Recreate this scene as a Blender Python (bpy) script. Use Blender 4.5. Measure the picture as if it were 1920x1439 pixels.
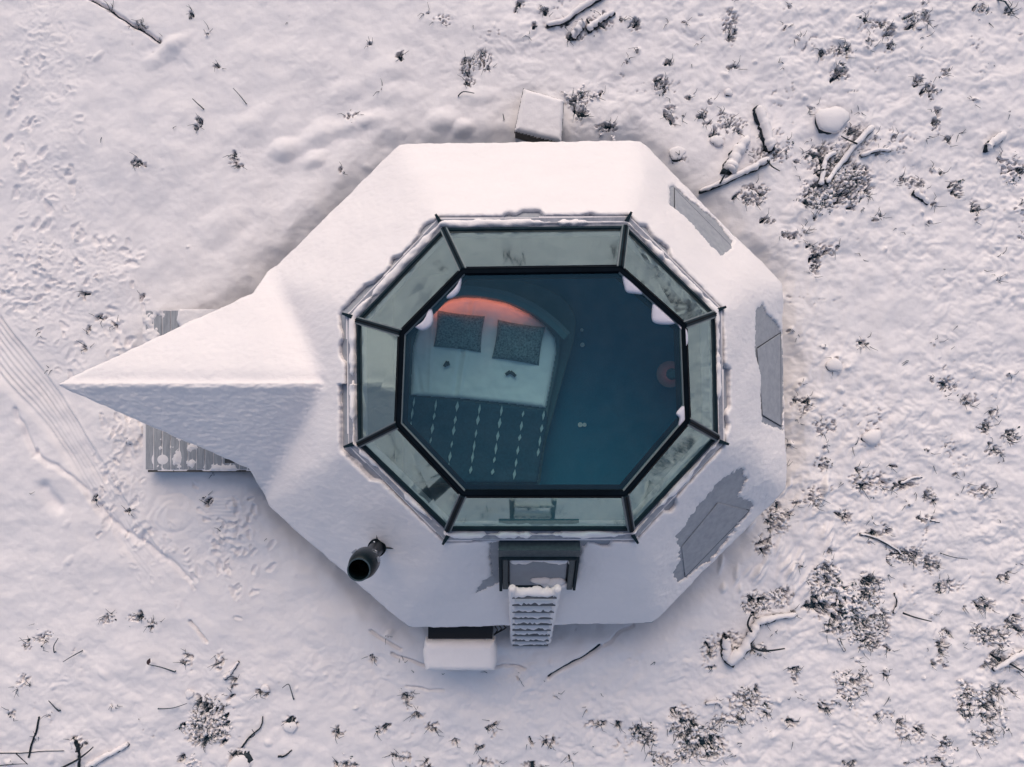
import bpy, bmesh, math, random
import numpy as np
from mathutils import Vector, Matrix

R = math.radians
for o in list(bpy.data.objects):
    bpy.data.objects.remove(o)
scene = bpy.context.scene
COL = scene.collection

# ------------------------------------------------------------------ camera, sky, sun, exposure
CAM_H = 10.0            # drone height over the snow
FPX = 1331.0            # focal length in pixels of the 1920 px wide photograph
cam = bpy.data.cameras.new('camera')
cam.sensor_width = 36.0
cam.lens = FPX / 1920.0 * 36.0
cam.clip_start = 0.1
cam.clip_end = 600.0
cam_o = bpy.data.objects.new('camera', cam)
cam_o.location = (0, 0, CAM_H)
cam_o.rotation_euler = (0, 0, 0)
COL.objects.link(cam_o)
scene.camera = cam_o

SUN_EL, SUN_AZ = 44.0, 3.0      # degrees; azimuth measured from +Y (top of picture) towards -X
world = bpy.data.worlds.new('World')
scene.world = world
world.use_nodes = True
wn = world.node_tree
for n in list(wn.nodes):
    wn.nodes.remove(n)
w_out = wn.nodes.new('ShaderNodeOutputWorld')
w_bg = wn.nodes.new('ShaderNodeBackground')
w_sky = wn.nodes.new('ShaderNodeTexSky')
w_sky.sky_type = 'NISHITA'
w_sky.sun_disc = False
w_sky.sun_elevation = R(SUN_EL)
w_sky.sun_rotation = R(-SUN_AZ)
w_sky.air_density = 1.0
w_sky.dust_density = 3.4
w_sky.ozone_density = 0.6
w_bg.inputs['Strength'].default_value = 0.118
wn.links.new(w_sky.outputs[0], w_bg.inputs[0])
wn.links.new(w_bg.outputs[0], w_out.inputs[0])

sun = bpy.data.lights.new('sun', 'SUN')
sun.energy = 0.74
sun.angle = R(42)
sun.color = (1.0, 0.80, 0.66)
sun_o = bpy.data.objects.new('sun', sun)
COL.objects.link(sun_o)
az = R(SUN_AZ)
sd = Vector((-math.sin(az) * math.cos(R(SUN_EL)), math.cos(az) * math.cos(R(SUN_EL)), math.sin(R(SUN_EL))))
sun_o.rotation_euler = sd.to_track_quat('Z', 'Y').to_euler()

vs = scene.view_settings
vs.view_transform = 'Standard'
vs.look = 'None'
vs.exposure = 0.17
vs.gamma = 1.0
vs.use_curve_mapping = False
scene.cycles.max_bounces = 10
scene.cycles.diffuse_bounces = 4
scene.cycles.transparent_max_bounces = 12
scene.cycles.use_denoising = True
scene.cycles.caustics_reflective = False
scene.cycles.caustics_refractive = False

# ------------------------------------------------------------------ helpers
def P(px, py, z=0.0):
    """the point at height z that was measured at this place of the photograph (survey of the place)"""
    d = CAM_H - z
    return Vector(((px - 960.0) * d / FPX, (719.5 - py) * d / FPX, z))

rng = random.Random(7)
nrng = np.random.default_rng(11)
_perm = np.random.default_rng(5).permutation(256).astype(np.int64)
_perm = np.concatenate([_perm, _perm, _perm])
_ga = np.random.default_rng(6).uniform(0, 2 * np.pi, 256)
_gx, _gy = np.cos(_ga), np.sin(_ga)

def pn(x, y, seed=0):
    x = np.asarray(x, float) + seed * 17.31
    y = np.asarray(y, float) + seed * 9.73
    xf = np.floor(x); yf = np.floor(y)
    xi = xf.astype(np.int64) & 255; yi = yf.astype(np.int64) & 255
    u = x - xf; v = y - yf
    def g(ix, iy, dx, dy):
        h = _perm[_perm[(xi + ix) & 255] + ((yi + iy) & 255)]
        return _gx[h] * dx + _gy[h] * dy
    fu = u * u * u * (u * (u * 6 - 15) + 10); fv = v * v * v * (v * (v * 6 - 15) + 10)
    a = g(0, 0, u, v); b = g(1, 0, u - 1, v); c = g(0, 1, u, v - 1); d = g(1, 1, u - 1, v - 1)
    return (a * (1 - fu) + b * fu) * (1 - fv) + (c * (1 - fu) + d * fu) * fv * 1.0

def fbm(x, y, seed=0, octv=4, gain=0.5):
    s = 0; amp = 1.0; f = 1.0
    for k in range(octv):
        s = s + amp * pn(x * f, y * f, seed + k * 3)
        amp *= gain; f *= 2.03
    return s

def sstep(a, b, x):
    t = np.clip((x - a) / (b - a), 0, 1)
    return t * t * (3 - 2 * t)

def poly_sd(poly, X, Y):
    """signed distance to a polygon, positive inside"""
    n = len(poly)
    best = np.full(X.shape, 1e9)
    inside = np.zeros(X.shape, bool)
    for i in range(n):
        ax, ay = poly[i][0], poly[i][1]
        bx_, by_ = poly[(i + 1) % n][0], poly[(i + 1) % n][1]
        ex, ey = bx_ - ax, by_ - ay
        t = np.clip(((X - ax) * ex + (Y - ay) * ey) / (ex * ex + ey * ey + 1e-12), 0, 1)
        dx = X - ax - t * ex; dy = Y - ay - t * ey
        best = np.minimum(best, dx * dx + dy * dy)
        if abs(ey) > 1e-12:
            c = ((ay > Y) != (by_ > Y)) & (X < ex * (Y - ay) / ey + ax)
            inside ^= c
    d = np.sqrt(best)
    return np.where(inside, d, -d)

def mesh_obj(name, verts, faces, mat, parent=None, smooth=False):
    me = bpy.data.meshes.new(name)
    me.from_pydata([tuple(v) for v in verts], [], faces)
    if smooth:
        me.polygons.foreach_set('use_smooth', [True] * len(me.polygons))
    me.materials.append(mat)
    me.update()
    o = bpy.data.objects.new(name, me)
    COL.objects.link(o)
    if parent is not None:
        o.parent = parent
        o.matrix_parent_inverse = Matrix.Translation(parent.location).inverted() if parent.parent is None else parent.matrix_parent_inverse.copy()
    return o

def rel_parent(o, parent):
    o.parent = parent

def empty(name, loc=(0, 0, 0)):
    o = bpy.data.objects.new(name, None)
    o.location = loc
    o.empty_display_size = 0.2
    COL.objects.link(o)
    return o

def tag(o, label, cat, group=None, kind=None):
    o['label'] = label
    o['category'] = cat
    if group: o['group'] = group
    if kind: o['kind'] = kind
    return o

class MB:
    """collects geometry for one mesh, in world coordinates"""
    def __init__(self):
        self.v = []; self.f = []
    def add(self, verts, faces):
        b = len(self.v)
        self.v.extend([Vector(p) for p in verts])
        self.f.extend([tuple(b + i for i in fc) for fc in faces])
    def box(self, c, s, M=None):
        c = Vector(c)
        vs_ = []
        for sx in (-1, 1):
            for sy in (-1, 1):
                for sz in (-1, 1):
                    p = Vector((c.x + sx * s[0] / 2, c.y + sy * s[1] / 2, c.z + sz * s[2] / 2))
                    vs_.append(M @ p if M is not None else p)
        self.add(vs_, [(0, 1, 3, 2), (4, 6, 7, 5), (0, 4, 5, 1), (2, 3, 7, 6), (0, 2, 6, 4), (1, 5, 7, 3)])
    def prism(self, top, bottom):
        n = len(top)
        self.add(list(top) + list(bottom), [tuple(range(n)), tuple(range(2 * n - 1, n - 1, -1))] +
                 [(i, i + n, (i + 1) % n + n, (i + 1) % n) for i in range(n)])
    def tube(self, pts, rad, sides=5, caps=True):
        pts = [Vector(p) for p in pts]
        n = len(pts)
        if not hasattr(rad, '__len__'): rad = [rad] * n
        ref = Vector((0, 0, 1))
        vs_ = []
        for i, p in enumerate(pts):
            t = (pts[min(i + 1, n - 1)] - pts[max(i - 1, 0)])
            if t.length < 1e-9: t = Vector((0, 0, 1))
            t.normalize()
            r0 = ref if abs(t.z) < 0.95 else Vector((1, 0, 0))
            u = t.cross(r0).normalized(); w = u.cross(t)
            for k in range(sides):
                a = 2 * math.pi * k / sides
                vs_.append(p + (u * math.cos(a) + w * math.sin(a)) * rad[i])
        fs = []
        for i in range(n - 1):
            for k in range(sides):
                k2 = (k + 1) % sides
                fs.append((i * sides + k, i * sides + k2, (i + 1) * sides + k2, (i + 1) * sides + k))
        if caps:
            fs.append(tuple(range(sides - 1, -1, -1)))
            fs.append(tuple((n - 1) * sides + k for k in range(sides)))
        self.add(vs_, fs)
    def lathe(self, c, prof, seg=32):
        c = Vector(c); vs_ = []; fs = []
        for (r, z) in prof:
            for k in range(seg):
                a = 2 * math.pi * k / seg
                vs_.append(c + Vector((r * math.cos(a), r * math.sin(a), z)))
        for i in range(len(prof) - 1):
            for k in range(seg):
                k2 = (k + 1) % seg
                fs.append((i * seg + k, i * seg + k2, (i + 1) * seg + k2, (i + 1) * seg + k))
        self.add(vs_, fs)
    def blob(self, c, rx, ry, rz, rot=0.0, seed=0, seg=8, rings=4, flat=0.25, rough=0.18):
        """a rounded lump of snow, flattened below"""
        c = Vector(c); vs_ = []; fs = []
        r_ = random.Random(seed)
        ph = [r_.uniform(0, 6.28) for _ in range(4)]
        ca, sa = math.cos(rot), math.sin(rot)
        for i in range(rings + 1):
            th = math.pi * (0.04 + 0.92 * i / rings)
            for k in range(seg):
                a = 2 * math.pi * k / seg
                m = 1 + rough * (math.sin(2 * a + ph[0]) * 0.6 + math.sin(3 * a + ph[1]) * 0.6 + 0.5 * math.sin(5 * a + ph[2] + th * 2))
                x = math.sin(th) * math.cos(a) * rx * m; y = math.sin(th) * math.sin(a) * ry * m
                z = math.cos(th) * rz
                if z < 0: z *= flat
                vs_.append(c + Vector((x * ca - y * sa, x * sa + y * ca, z)))
        for i in range(rings):
            for k in range(seg):
                k2 = (k + 1) % seg
                fs.append((i * seg + k, (i + 1) * seg + k, (i + 1) * seg + k2, i * seg + k2))
        fs.append(tuple(range(seg)))
        fs.append(tuple(rings * seg + k for k in range(seg - 1, -1, -1)))
        self.add(vs_, fs)
    def build(self, name, mat, parent=None, smooth=False, origin=None, label=None):
        """links the collected shapes as one mesh object; its origin is the parent's"""
        if parent is not None:
            p = parent; off = Vector(p.location)
            while p.parent is not None:
                p = p.parent; off = off + Vector(p.location)
            me_v = [v - off for v in self.v]
        elif origin is not None:
            off = Vector(origin); me_v = [v - off for v in self.v]
        else:
            off = Vector((0, 0, 0)); me_v = self.v
        me = bpy.data.meshes.new(name)
        me.from_pydata([tuple(v) for v in me_v], [], self.f)
        if smooth:
            me.polygons.foreach_set('use_smooth', [True] * len(me.polygons))
        me.materials.append(mat); me.update()
        o = bpy.data.objects.new(name, me); COL.objects.link(o)
        if parent is not None: o.parent = parent
        else: o.location = off
        if label: o['label'] = label
        return o

def bevel(o, w=0.01, seg=2):
    m = o.modifiers.new('bevel', 'BEVEL'); m.width = w; m.segments = seg; m.limit_method = 'ANGLE'
    return o

def grid_obj(name, X, Y, Z, mask, mat, parent=None, smooth=True, origin=(0, 0, 0)):
    """height sheet: faces only where all four corners are in mask"""
    ny, nx = X.shape
    fm = mask[:-1, :-1] & mask[1:, :-1] & mask[:-1, 1:] & mask[1:, 1:]
    idx = np.arange(ny * nx).reshape(ny, nx)
    q = np.stack([idx[:-1, :-1][fm], idx[:-1, 1:][fm], idx[1:, 1:][fm], idx[1:, :-1][fm]], axis=1)
    used = np.zeros(ny * nx, bool); used[q.ravel()] = True
    remap = np.cumsum(used) - 1
    co = np.stack([X.ravel()[used] - origin[0], Y.ravel()[used] - origin[1], Z.ravel()[used] - origin[2]], axis=1).astype(np.float32)
    q = remap[q].astype(np.int32)
    me = bpy.data.meshes.new(name)
    me.vertices.add(len(co)); me.vertices.foreach_set('co', co.ravel())
    me.loops.add(q.size); me.loops.foreach_set('vertex_index', q.ravel())
    me.polygons.add(len(q)); me.polygons.foreach_set('loop_start', np.arange(0, q.size, 4, dtype=np.int32))
    me.polygons.foreach_set('loop_total', np.full(len(q), 4, dtype=np.int32))
    if smooth:
        me.polygons.foreach_set('use_smooth', np.ones(len(q), bool))
    me.update(calc_edges=True); me.validate()
    me.materials.append(mat)
    o = bpy.data.objects.new(name, me); COL.objects.link(o)
    if parent is not None: o.parent = parent
    else: o.location = origin
    return o

# ------------------------------------------------------------------ materials
def new_mat(name):
    m = bpy.data.materials.new(name); m.use_nodes = True
    nt = m.node_tree
    for n in list(nt.nodes): nt.nodes.remove(n)
    out = nt.nodes.new('ShaderNodeOutputMaterial')
    return m, nt, out

def princ(name, color, rough=0.6, metal=0.0, var=0.0, vscale=8.0, bump=0.0, bscale=60.0, color2=None, spec=0.5, stretch=None, bdist=0.01, detail=6.0):
    m, nt, out = new_mat(name)
    b = nt.nodes.new('ShaderNodeBsdfPrincipled')
    b.inputs['Roughness'].default_value = rough
    b.inputs['Metallic'].default_value = metal
    b.inputs['Specular IOR Level'].default_value = spec
    nt.links.new(b.outputs[0], out.inputs[0])
    tc = nt.nodes.new('ShaderNodeTexCoord')
    src = tc.outputs['Object']
    if stretch:
        mp = nt.nodes.new('ShaderNodeMapping'); mp.inputs['Scale'].default_value = stretch
        nt.links.new(src, mp.inputs[0]); src = mp.outputs[0]
    if var > 0 or color2:
        nz = nt.nodes.new('ShaderNodeTexNoise'); nz.inputs['Scale'].default_value = vscale; nz.inputs['Detail'].default_value = detail
        nz.inputs['Roughness'].default_value = 0.65
        nt.links.new(src, nz.inputs['Vector'])
        cr = nt.nodes.new('ShaderNodeValToRGB')
        c2 = color2 if color2 else tuple(min(1, c * (1 + var)) for c in color)
        c1 = color if color2 else tuple(c * (1 - var) for c in color)
        cr.color_ramp.elements[0].position = 0.32; cr.color_ramp.elements[1].position = 0.68
        cr.color_ramp.elements[0].color = (*c1, 1); cr.color_ramp.elements[1].color = (*c2, 1)
        nt.links.new(nz.outputs['Fac'], cr.inputs[0]); nt.links.new(cr.outputs[0], b.inputs['Base Color'])
    else:
        b.inputs['Base Color'].default_value = (*color, 1)
    if bump > 0:
        n2 = nt.nodes.new('ShaderNodeTexNoise'); n2.inputs['Scale'].default_value = bscale; n2.inputs['Detail'].default_value = 5.0
        n2.inputs['Roughness'].default_value = 0.7
        nt.links.new(src, n2.inputs['Vector'])
        bp = nt.nodes.new('ShaderNodeBump'); bp.inputs['Strength'].default_value = bump; bp.inputs['Distance'].default_value = bdist
        nt.links.new(n2.outputs['Fac'], bp.inputs['Height']); nt.links.new(bp.outputs[0], b.inputs['Normal'])
    return m

SNOW_C = (0.86, 0.818, 0.822)
M_snow = princ('snow', SNOW_C, rough=0.85, spec=0.2, var=0.025, vscale=3.0, bump=0.35, bscale=45.0, bdist=0.012)
M_crust = princ('roof_snow', SNOW_C, rough=0.85, spec=0.2, var=0.02, vscale=2.0, bump=0.45, bscale=46.0, bdist=0.012, stretch=(0.6, 1.4, 1.0))
M_soil = princ('heath_soil', (0.010, 0.028, 0.044), rough=0.95, spec=0.05, color2=(0.030, 0.060, 0.085), vscale=14.0, bump=0.8, bscale=40)
M_twig = princ('twig_bark', (0.018, 0.038, 0.056), rough=0.9, spec=0.05, color2=(0.060, 0.085, 0.105), vscale=10.0)
M_bark = princ('log_bark', (0.014, 0.024, 0.034), rough=0.9, spec=0.05, color2=(0.045, 0.055, 0.065), vscale=20.0, bump=0.8, bscale=60)
M_leaf = princ('heath_leaf', (0.014, 0.042, 0.056), rough=0.8, spec=0.05, color2=(0.034, 0.075, 0.088), vscale=9.0)
M_straw = princ('dry_grass', (0.10, 0.09, 0.075), rough=0.8, color2=(0.20, 0.17, 0.13), vscale=12.0)
M_dead = princ('dead_leaf', (0.07, 0.045, 0.05), rough=0.7)
M_rock = princ('rock', (0.018, 0.030, 0.040), rough=0.95, spec=0.05, color2=(0.06, 0.075, 0.085), vscale=12, bump=0.7, bscale=25, bdist=0.03)
M_metal = princ('roof_sheet', (0.28, 0.30, 0.34), rough=0.6, spec=0.3, color2=(0.38, 0.395, 0.43), vscale=11.0, bump=0.12, bscale=90)
M_flash = princ('flashing', (0.20, 0.22, 0.27), rough=0.6, color2=(0.34, 0.35, 0.40), vscale=14.0, bump=0.4, bscale=70)
M_seam = princ('seam_dark', (0.03, 0.04, 0.055), rough=0.7)
M_frame = princ('black_frame', (0.003, 0.006, 0.010), rough=0.55, spec=0.03, var=0.3, vscale=6.0)
M_frame2 = princ('mullion_paint', (0.010, 0.024, 0.034), rough=0.55, spec=0.06, var=0.25, vscale=6.0)
M_alu = princ('aluminium_edge', (0.17, 0.21, 0.23), rough=0.45, spec=0.3)
M_wall = princ('wall_board', (0.06, 0.065, 0.07), rough=0.8, var=0.3, vscale=6, stretch=(6, 6, 0.5))
M_bounce = princ('bounce_lining', (0.80, 0.80, 0.80), rough=0.8)
M_floor = princ('carpet', (0.030, 0.150, 0.235), rough=0.95, spec=0.05, var=0.25, vscale=160.0, bump=0.4, bscale=300)
M_hatch = princ('hatch_frame', (0.020, 0.040, 0.055), rough=0.5, color2=(0.045, 0.075, 0.09), vscale=25.0, bump=0.4, bscale=90)
M_blind = princ('hatch_blind', (0.30, 0.32, 0.36), rough=0.5, var=0.06, vscale=6)
M_flue = princ('flue_steel', (0.003, 0.009, 0.013), rough=0.32, spec=0.3, var=0.4, vscale=9, bump=0.1, bscale=60)
M_fluein = princ('flue_inside', (0.003, 0.003, 0.004), rough=0.9)
M_steel = princ('galvanised_steel', (0.45, 0.47, 0.5), rough=0.35, metal=0.8)
M_plank = princ('deck_plank', (0.26, 0.28, 0.31), rough=0.85, color2=(0.42, 0.435, 0.47), vscale=7.0, stretch=(6, 0.7, 1), bump=0.5, bscale=30)
M_pumpcase = princ('pump_casing', (0.55, 0.56, 0.57), rough=0.45)
M_black = princ('black_plastic', (0.004, 0.005, 0.007), rough=0.6)
M_wood = princ('box_wood', (0.05, 0.05, 0.055), rough=0.85, color2=(0.11, 0.105, 0.10), vscale=8, stretch=(1, 1, 8))
M_ladder = princ('ladder_wood', (0.10, 0.11, 0.125), rough=0.8, color2=(0.20, 0.205, 0.21), vscale=10)
M_cloth = princ('duvet_cotton', (0.86, 0.88, 0.88), rough=0.9, var=0.03, vscale=4, bump=0.2, bscale=25)
M_pillow = princ('pillow_boucle', (0.035, 0.065, 0.080), rough=0.95, color2=(0.30, 0.38, 0.40), vscale=42.0, bump=0.6, bscale=60, detail=3.0)
M_throw = princ('throw_weave', (0.018, 0.065, 0.10), rough=0.95, var=0.25, vscale=30.0, bump=0.3, bscale=120)
M_dash = princ('throw_dash', (0.36, 0.45, 0.48), rough=0.9)
M_bedframe = princ('bed_upholstery', (0.11, 0.17, 0.19), rough=0.9, var=0.08, vscale=40)
M_bedshelf = princ('bed_shelf', (0.07, 0.145, 0.17), rough=0.8, var=0.08, vscale=10)
M_dark = princ('dark_small', (0.03, 0.05, 0.055), rough=0.7)
M_white = princ('white_small', (0.6, 0.62, 0.62), rough=0.5)
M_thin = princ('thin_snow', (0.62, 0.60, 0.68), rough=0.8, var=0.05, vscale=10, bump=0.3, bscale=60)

def glow(name, col, strength):
    m, nt, out = new_mat(name)
    e = nt.nodes.new('ShaderNodeEmission'); e.inputs[0].default_value = (*col, 1); e.inputs[1].default_value = strength
    nt.links.new(e.outputs[0], out.inputs[0]); return m
M_led = glow('led_orange', (1.0, 0.16, 0.075), 13.0)
M_ember = glow('ember_red', (1.0, 0.10, 0.10), 14.0)

def glass_mat(name, tint, refl, fac, dirt_haze=0.0, rough=0.015):
    m, nt, out = new_mat(name)
    tr = nt.nodes.new('ShaderNodeBsdfTransparent'); tr.inputs[0].default_value = (*tint, 1)
    gl = nt.nodes.new('ShaderNodeBsdfGlossy'); gl.inputs['Color'].default_value = (*refl, 1); gl.inputs['Roughness'].default_value = rough
    mx = nt.nodes.new('ShaderNodeMixShader'); mx.inputs[0].default_value = fac
    nt.links.new(tr.outputs[0], mx.inputs[1]); nt.links.new(gl.outputs[0], mx.inputs[2])
    last = mx
    if dirt_haze > 0:
        tc = nt.nodes.new('ShaderNodeTexCoord')
        nz = nt.nodes.new('ShaderNodeTexNoise'); nz.inputs['Scale'].default_value = 7.0; nz.inputs['Detail'].default_value = 8.0
        nt.links.new(tc.outputs['Object'], nz.inputs['Vector'])
        mr = nt.nodes.new('ShaderNodeMapRange'); mr.inputs[1].default_value = 0.35; mr.inputs[2].default_value = 0.8
        mr.inputs[3].default_value = dirt_haze * 0.4; mr.inputs[4].default_value = dirt_haze
        nt.links.new(nz.outputs['Fac'], mr.inputs[0])
        df = nt.nodes.new('ShaderNodeBsdfDiffuse'); df.inputs[0].default_value = (0.5, 0.58, 0.58, 1)
        m2 = nt.nodes.new('ShaderNodeMixShader')
        nt.links.new(mr.outputs[0], m2.inputs[0]); nt.links.new(mx.outputs[0], m2.inputs[1]); nt.links.new(df.outputs[0], m2.inputs[2])
        last = m2
    nt.links.new(last.outputs[0], out.inputs[0])
    return m
M_glass_side = glass_mat('solar_glass', (0.70, 0.90, 0.90), (0.68, 0.90, 0.88), 0.36, 0.10, 0.05)
M_glass_top = glass_mat('roof_glass', (0.76, 0.99, 1.0), (0.30, 0.72, 0.90), 0.08, 0.025)  # diffuse film on this pane stands in for the haze of reflected sky

# ------------------------------------------------------------------ plan of the house
Z_EAVE, Z_IN = 0.92, 2.35
E_px = [(748, 268), (1203, 262), (1470, 530), (1477, 918), (1225, 1172), (765, 1180), (500, 950), (503, 512)]
I_px = [(822, 412), (1178, 408), (1350, 580), (1355, 830), (1190, 1010), (835, 1012), (655, 835), (652, 592)]
G_px = [(833, 432), (1172, 428), (1338, 590), (1343, 820), (1183, 992), (840, 992), (675, 832), (672, 602)]
T_px = [(868, 507), (1163, 503), (1283, 610), (1290, 790), (1172, 928), (868, 928), (745, 797), (752, 625)]
E = [P(x, y, 1.0) for x, y in E_px]
I = [P(x, y, Z_IN) for x, y in I_px]
Z_CURB = 2.43
G = [P(x, y, 2.46) for x, y in G_px]
Z_TOP = 3.22
T = [P(x, y, Z_TOP) for x, y in T_px]
for v in E: v.z = Z_EAVE
def edge_in(poly, i):
    a, b = poly[i], poly[(i + 1) % len(poly)]
    e = Vector((b.x - a.x, b.y - a.y)); e.normalize()
    return a, Vector((e.y, -e.x))           # inward normal of a clockwise polygon
SL = []
for i in range(8):
    a, n = edge_in(E, i)
    q = (I[i] + I[(i + 1) % 8]) / 2
    d = (q.x - a.x) * n.x + (q.y - a.y) * n.y
    SL.append((Z_IN - Z_EAVE) / d)
def zroof(X, Y):
    z = np.full(np.shape(X), 9.0)
    for i in range(8):
        a, n = edge_in(E, i)
        z = np.minimum(z, Z_EAVE + SL[i] * ((X - a.x) * n.x + (Y - a.y) * n.y))
    return z
def zroof_soft(X, Y, k=0.055):
    acc = 0
    for i in range(8):
        a, n = edge_in(E, i)
        acc = acc + np.exp(-(Z_EAVE + SL[i] * ((X - a.x) * n.x + (Y - a.y) * n.y)) / k)
    return -k * np.log(acc)
def roofP(px, py, up=0.0):
    z = 1.6
    for _ in range(12):
        p = P(px, py, z)
        z = float(zroof(np.array(p.x), np.array(p.y))) + up
    p.z = z
    return p
RIDGE_Z = 2.02
PT = P(94, 722, RIDGE_Z + 0.13); PV = P(628, 718, RIDGE_Z + 0.1)
PK1 = P(470, 548, 1.36); PK2 = P(462, 882, 1.33)
PC1 = P(503, 512, 1.0); PC2 = P(500, 950, 1.0)
PORCH = [PT, PK1, PC1, Vector((-2.2, 1.6, 0)), Vector((-2.0, 0, 0)), Vector((-2.2, -1.6, 0)), PC2, PK2]
PSLN = (RIDGE_Z - 1.22) / PK1.y
PSLS = (RIDGE_Z - 1.17) / abs(PK2.y)
def zporch(X, Y):
    return RIDGE_Z - np.where(Y > 0, PSLN, PSLS) * np.abs(Y)

# ------------------------------------------------------------------ ground and snow field
def axis(lo, hi, step, far):
    a = list(np.arange(lo, hi + 1e-6, step))
    s = step; v = a[-1]; up = []
    while v < far:
        s *= 1.22; v += s; up.append(v)
    s = step; v = a[0]; dn = []
    while v > -far:
        s *= 1.22; v -= s; dn.append(v)
    return np.array(dn[::-1] + a + up)
STEP = 0.016
gx = axis(-7.5, 7.5, STEP, 160.0); gy = axis(-5.7, 5.7, STEP, 160.0)
GX, GY = np.meshgrid(gx, gy)
house_sd = np.maximum(poly_sd([(v.x, v.y) for v in E], GX, GY), poly_sd([(v.x, v.y) for v in PORCH], GX, GY))
out_d = -house_sd                                     # distance outwards from the eaves
PXg = GX * FPX / CAM_H + 960; PYg = 719.5 - GY * FPX / CAM_H
rough_r = sstep(1330, 1560, PXg)
rough_b = sstep(1150, 1300, PYg) * (0.32 + 0.43 * sstep(650, 1150, PXg))
rough_t = sstep(330, 60, PYg) * sstep(700, 1100, PXg) * 0.7
rough = np.clip(np.maximum(np.maximum(rough_r, rough_b), rough_t), 0, 1)
calm = np.exp(-(((PXg - 1680) / 190) ** 2 + ((PYg - 590) / 75) ** 2))
rough = rough * (1 - 0.85 * calm)
base = 0.05 * fbm(GX * 0.35, GY * 0.35, 1, 3) + 0.042 * fbm(GX * 1.1, GY * 1.1, 4, 3)
base += (0.018 + 0.026 * rough) * fbm(GX * 2.6, GY * 2.6, 9, 3)
base += 0.010 * rough * fbm(GX * 9, GY * 9, 12, 2)
base += 0.0035 * fbm(GX * 14, GY * 14, 15, 2)
trough = 1 - sstep(0.12, 0.62, out_d + 0.16 * fbm(GX * 1.3, GY * 1.3, 17, 3))
base = base - 0.15 * trough + 0.03 * np.exp(-((out_d - 0.75) / 0.25) ** 2)
soft_base = base.copy()
SNOW = base

def window(cx, cy, r):
    i0 = np.searchsorted(gx, cx - r); i1 = np.searchsorted(gx, cx + r)
    j0 = np.searchsorted(gy, cy - r); j1 = np.searchsorted(gy, cy + r)
    return slice(j0, max(j1, j0)), slice(i0, max(i1, i0))
def st_lump(cx, cy, rx, ry, h, ang, ex=1.4):
    w = window(cx, cy, max(rx, ry) * 1.3)
    X = GX[w] - cx; Y = GY[w] - cy
    if X.size == 0: return
    c, s = math.cos(ang), math.sin(ang)
    u = (X * c + Y * s) / rx; v = (-X * s + Y * c) / ry
    fq = min(16.0, 0.9 / min(rx, ry))
    wob = 1 + 0.5 * pn(GX[w] * fq, GY[w] * fq, 30)
    r2 = (u * u + v * v) * wob
    SNOW[w] += h * np.clip(1 - r2, 0, 1) ** ex
def st_pit(cx, cy, L, W, depth, ang, hard=3.0):
    w = window(cx, cy, max(L, W) * 1.6)
    X = GX[w] - cx; Y = GY[w] - cy
    if X.size == 0: return
    c, s = math.cos(ang), math.sin(ang)
    u = (X * c + Y * s) / L; v = (-X * s + Y * c)
    v = (v + 0.35 * W * np.sin(u * 2.6 + cx * 40)) / W
    r2 = (u * u + v * v) * (1 + 0.9 * pn(GX[w] * 22, GY[w] * 22, 31))
    q = np.clip((1 - r2) * hard, 0, 1)
    SNOW[w] -= depth * (q if hard > 2 else q * q * (3 - 2 * q))
def st_line(pts, width, depth, profile='g', wob=0.0, wts=None):
    pts = [Vector((p[0], p[1])) for p in pts]
    xs_ = [p.x for p in pts]; ys_ = [p.y for p in pts]
    m = width * 3
    i0 = np.searchsorted(gx, min(xs_) - m); i1 = np.searchsorted(gx, max(xs_) + m)
    j0 = np.searchsorted(gy, min(ys_) - m); j1 = np.searchsorted(gy, max(ys_) + m)
    w = (slice(j0, j1), slice(i0, i1))
    X, Y = GX[w], GY[w]
    if X.size == 0: return
    if wob > 0:
        X = X + wob * pn(GX[w] * 5, GY[w] * 5, 33); Y = Y + wob * pn(GX[w] * 5, GY[w] * 5, 34)
    best = np.full(X.shape, 1e9); wt = np.ones(X.shape)
    for i, (a, b) in enumerate(zip(pts[:-1], pts[1:])):
        e = b - a
        t = np.clip(((X - a.x) * e.x + (Y - a.y) * e.y) / (e.length_squared + 1e-12), 0, 1)
        dq = (X - a.x - t * e.x) ** 2 + (Y - a.y - t * e.y) ** 2
        if wts is not None:
            wt = np.where(dq < best, wts[i] * (1 - t) + wts[i + 1] * t, wt)
        best = np.minimum(best, dq)
    SNOW[w] += depth * wt * np.exp(-best / (width * width))
def gp(px, py):
    return P(px, py, 0.0)

def curve_pts(ctrl, n=10):
    """smooth polyline through control points"""
    out = []
    m = len(ctrl)
    for i in range(m - 1):
        p0 = ctrl[max(i - 1, 0)]; p1 = ctrl[i]; p2 = ctrl[i + 1]; p3 = ctrl[min(i + 2, m - 1)]
        for k in range(n):
            t = k / n
            out.append(tuple(0.5 * ((2 * p1[j]) + (-p0[j] + p2[j]) * t + (2 * p0[j] - 5 * p1[j] + 4 * p2[j] - p3[j]) * t * t + (-p0[j] + 3 * p1[j] - 3 * p2[j] + p3[j]) * t ** 3) for j in range(len(p1))))
    out.append(tuple(ctrl[-1]))
    return out

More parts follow.
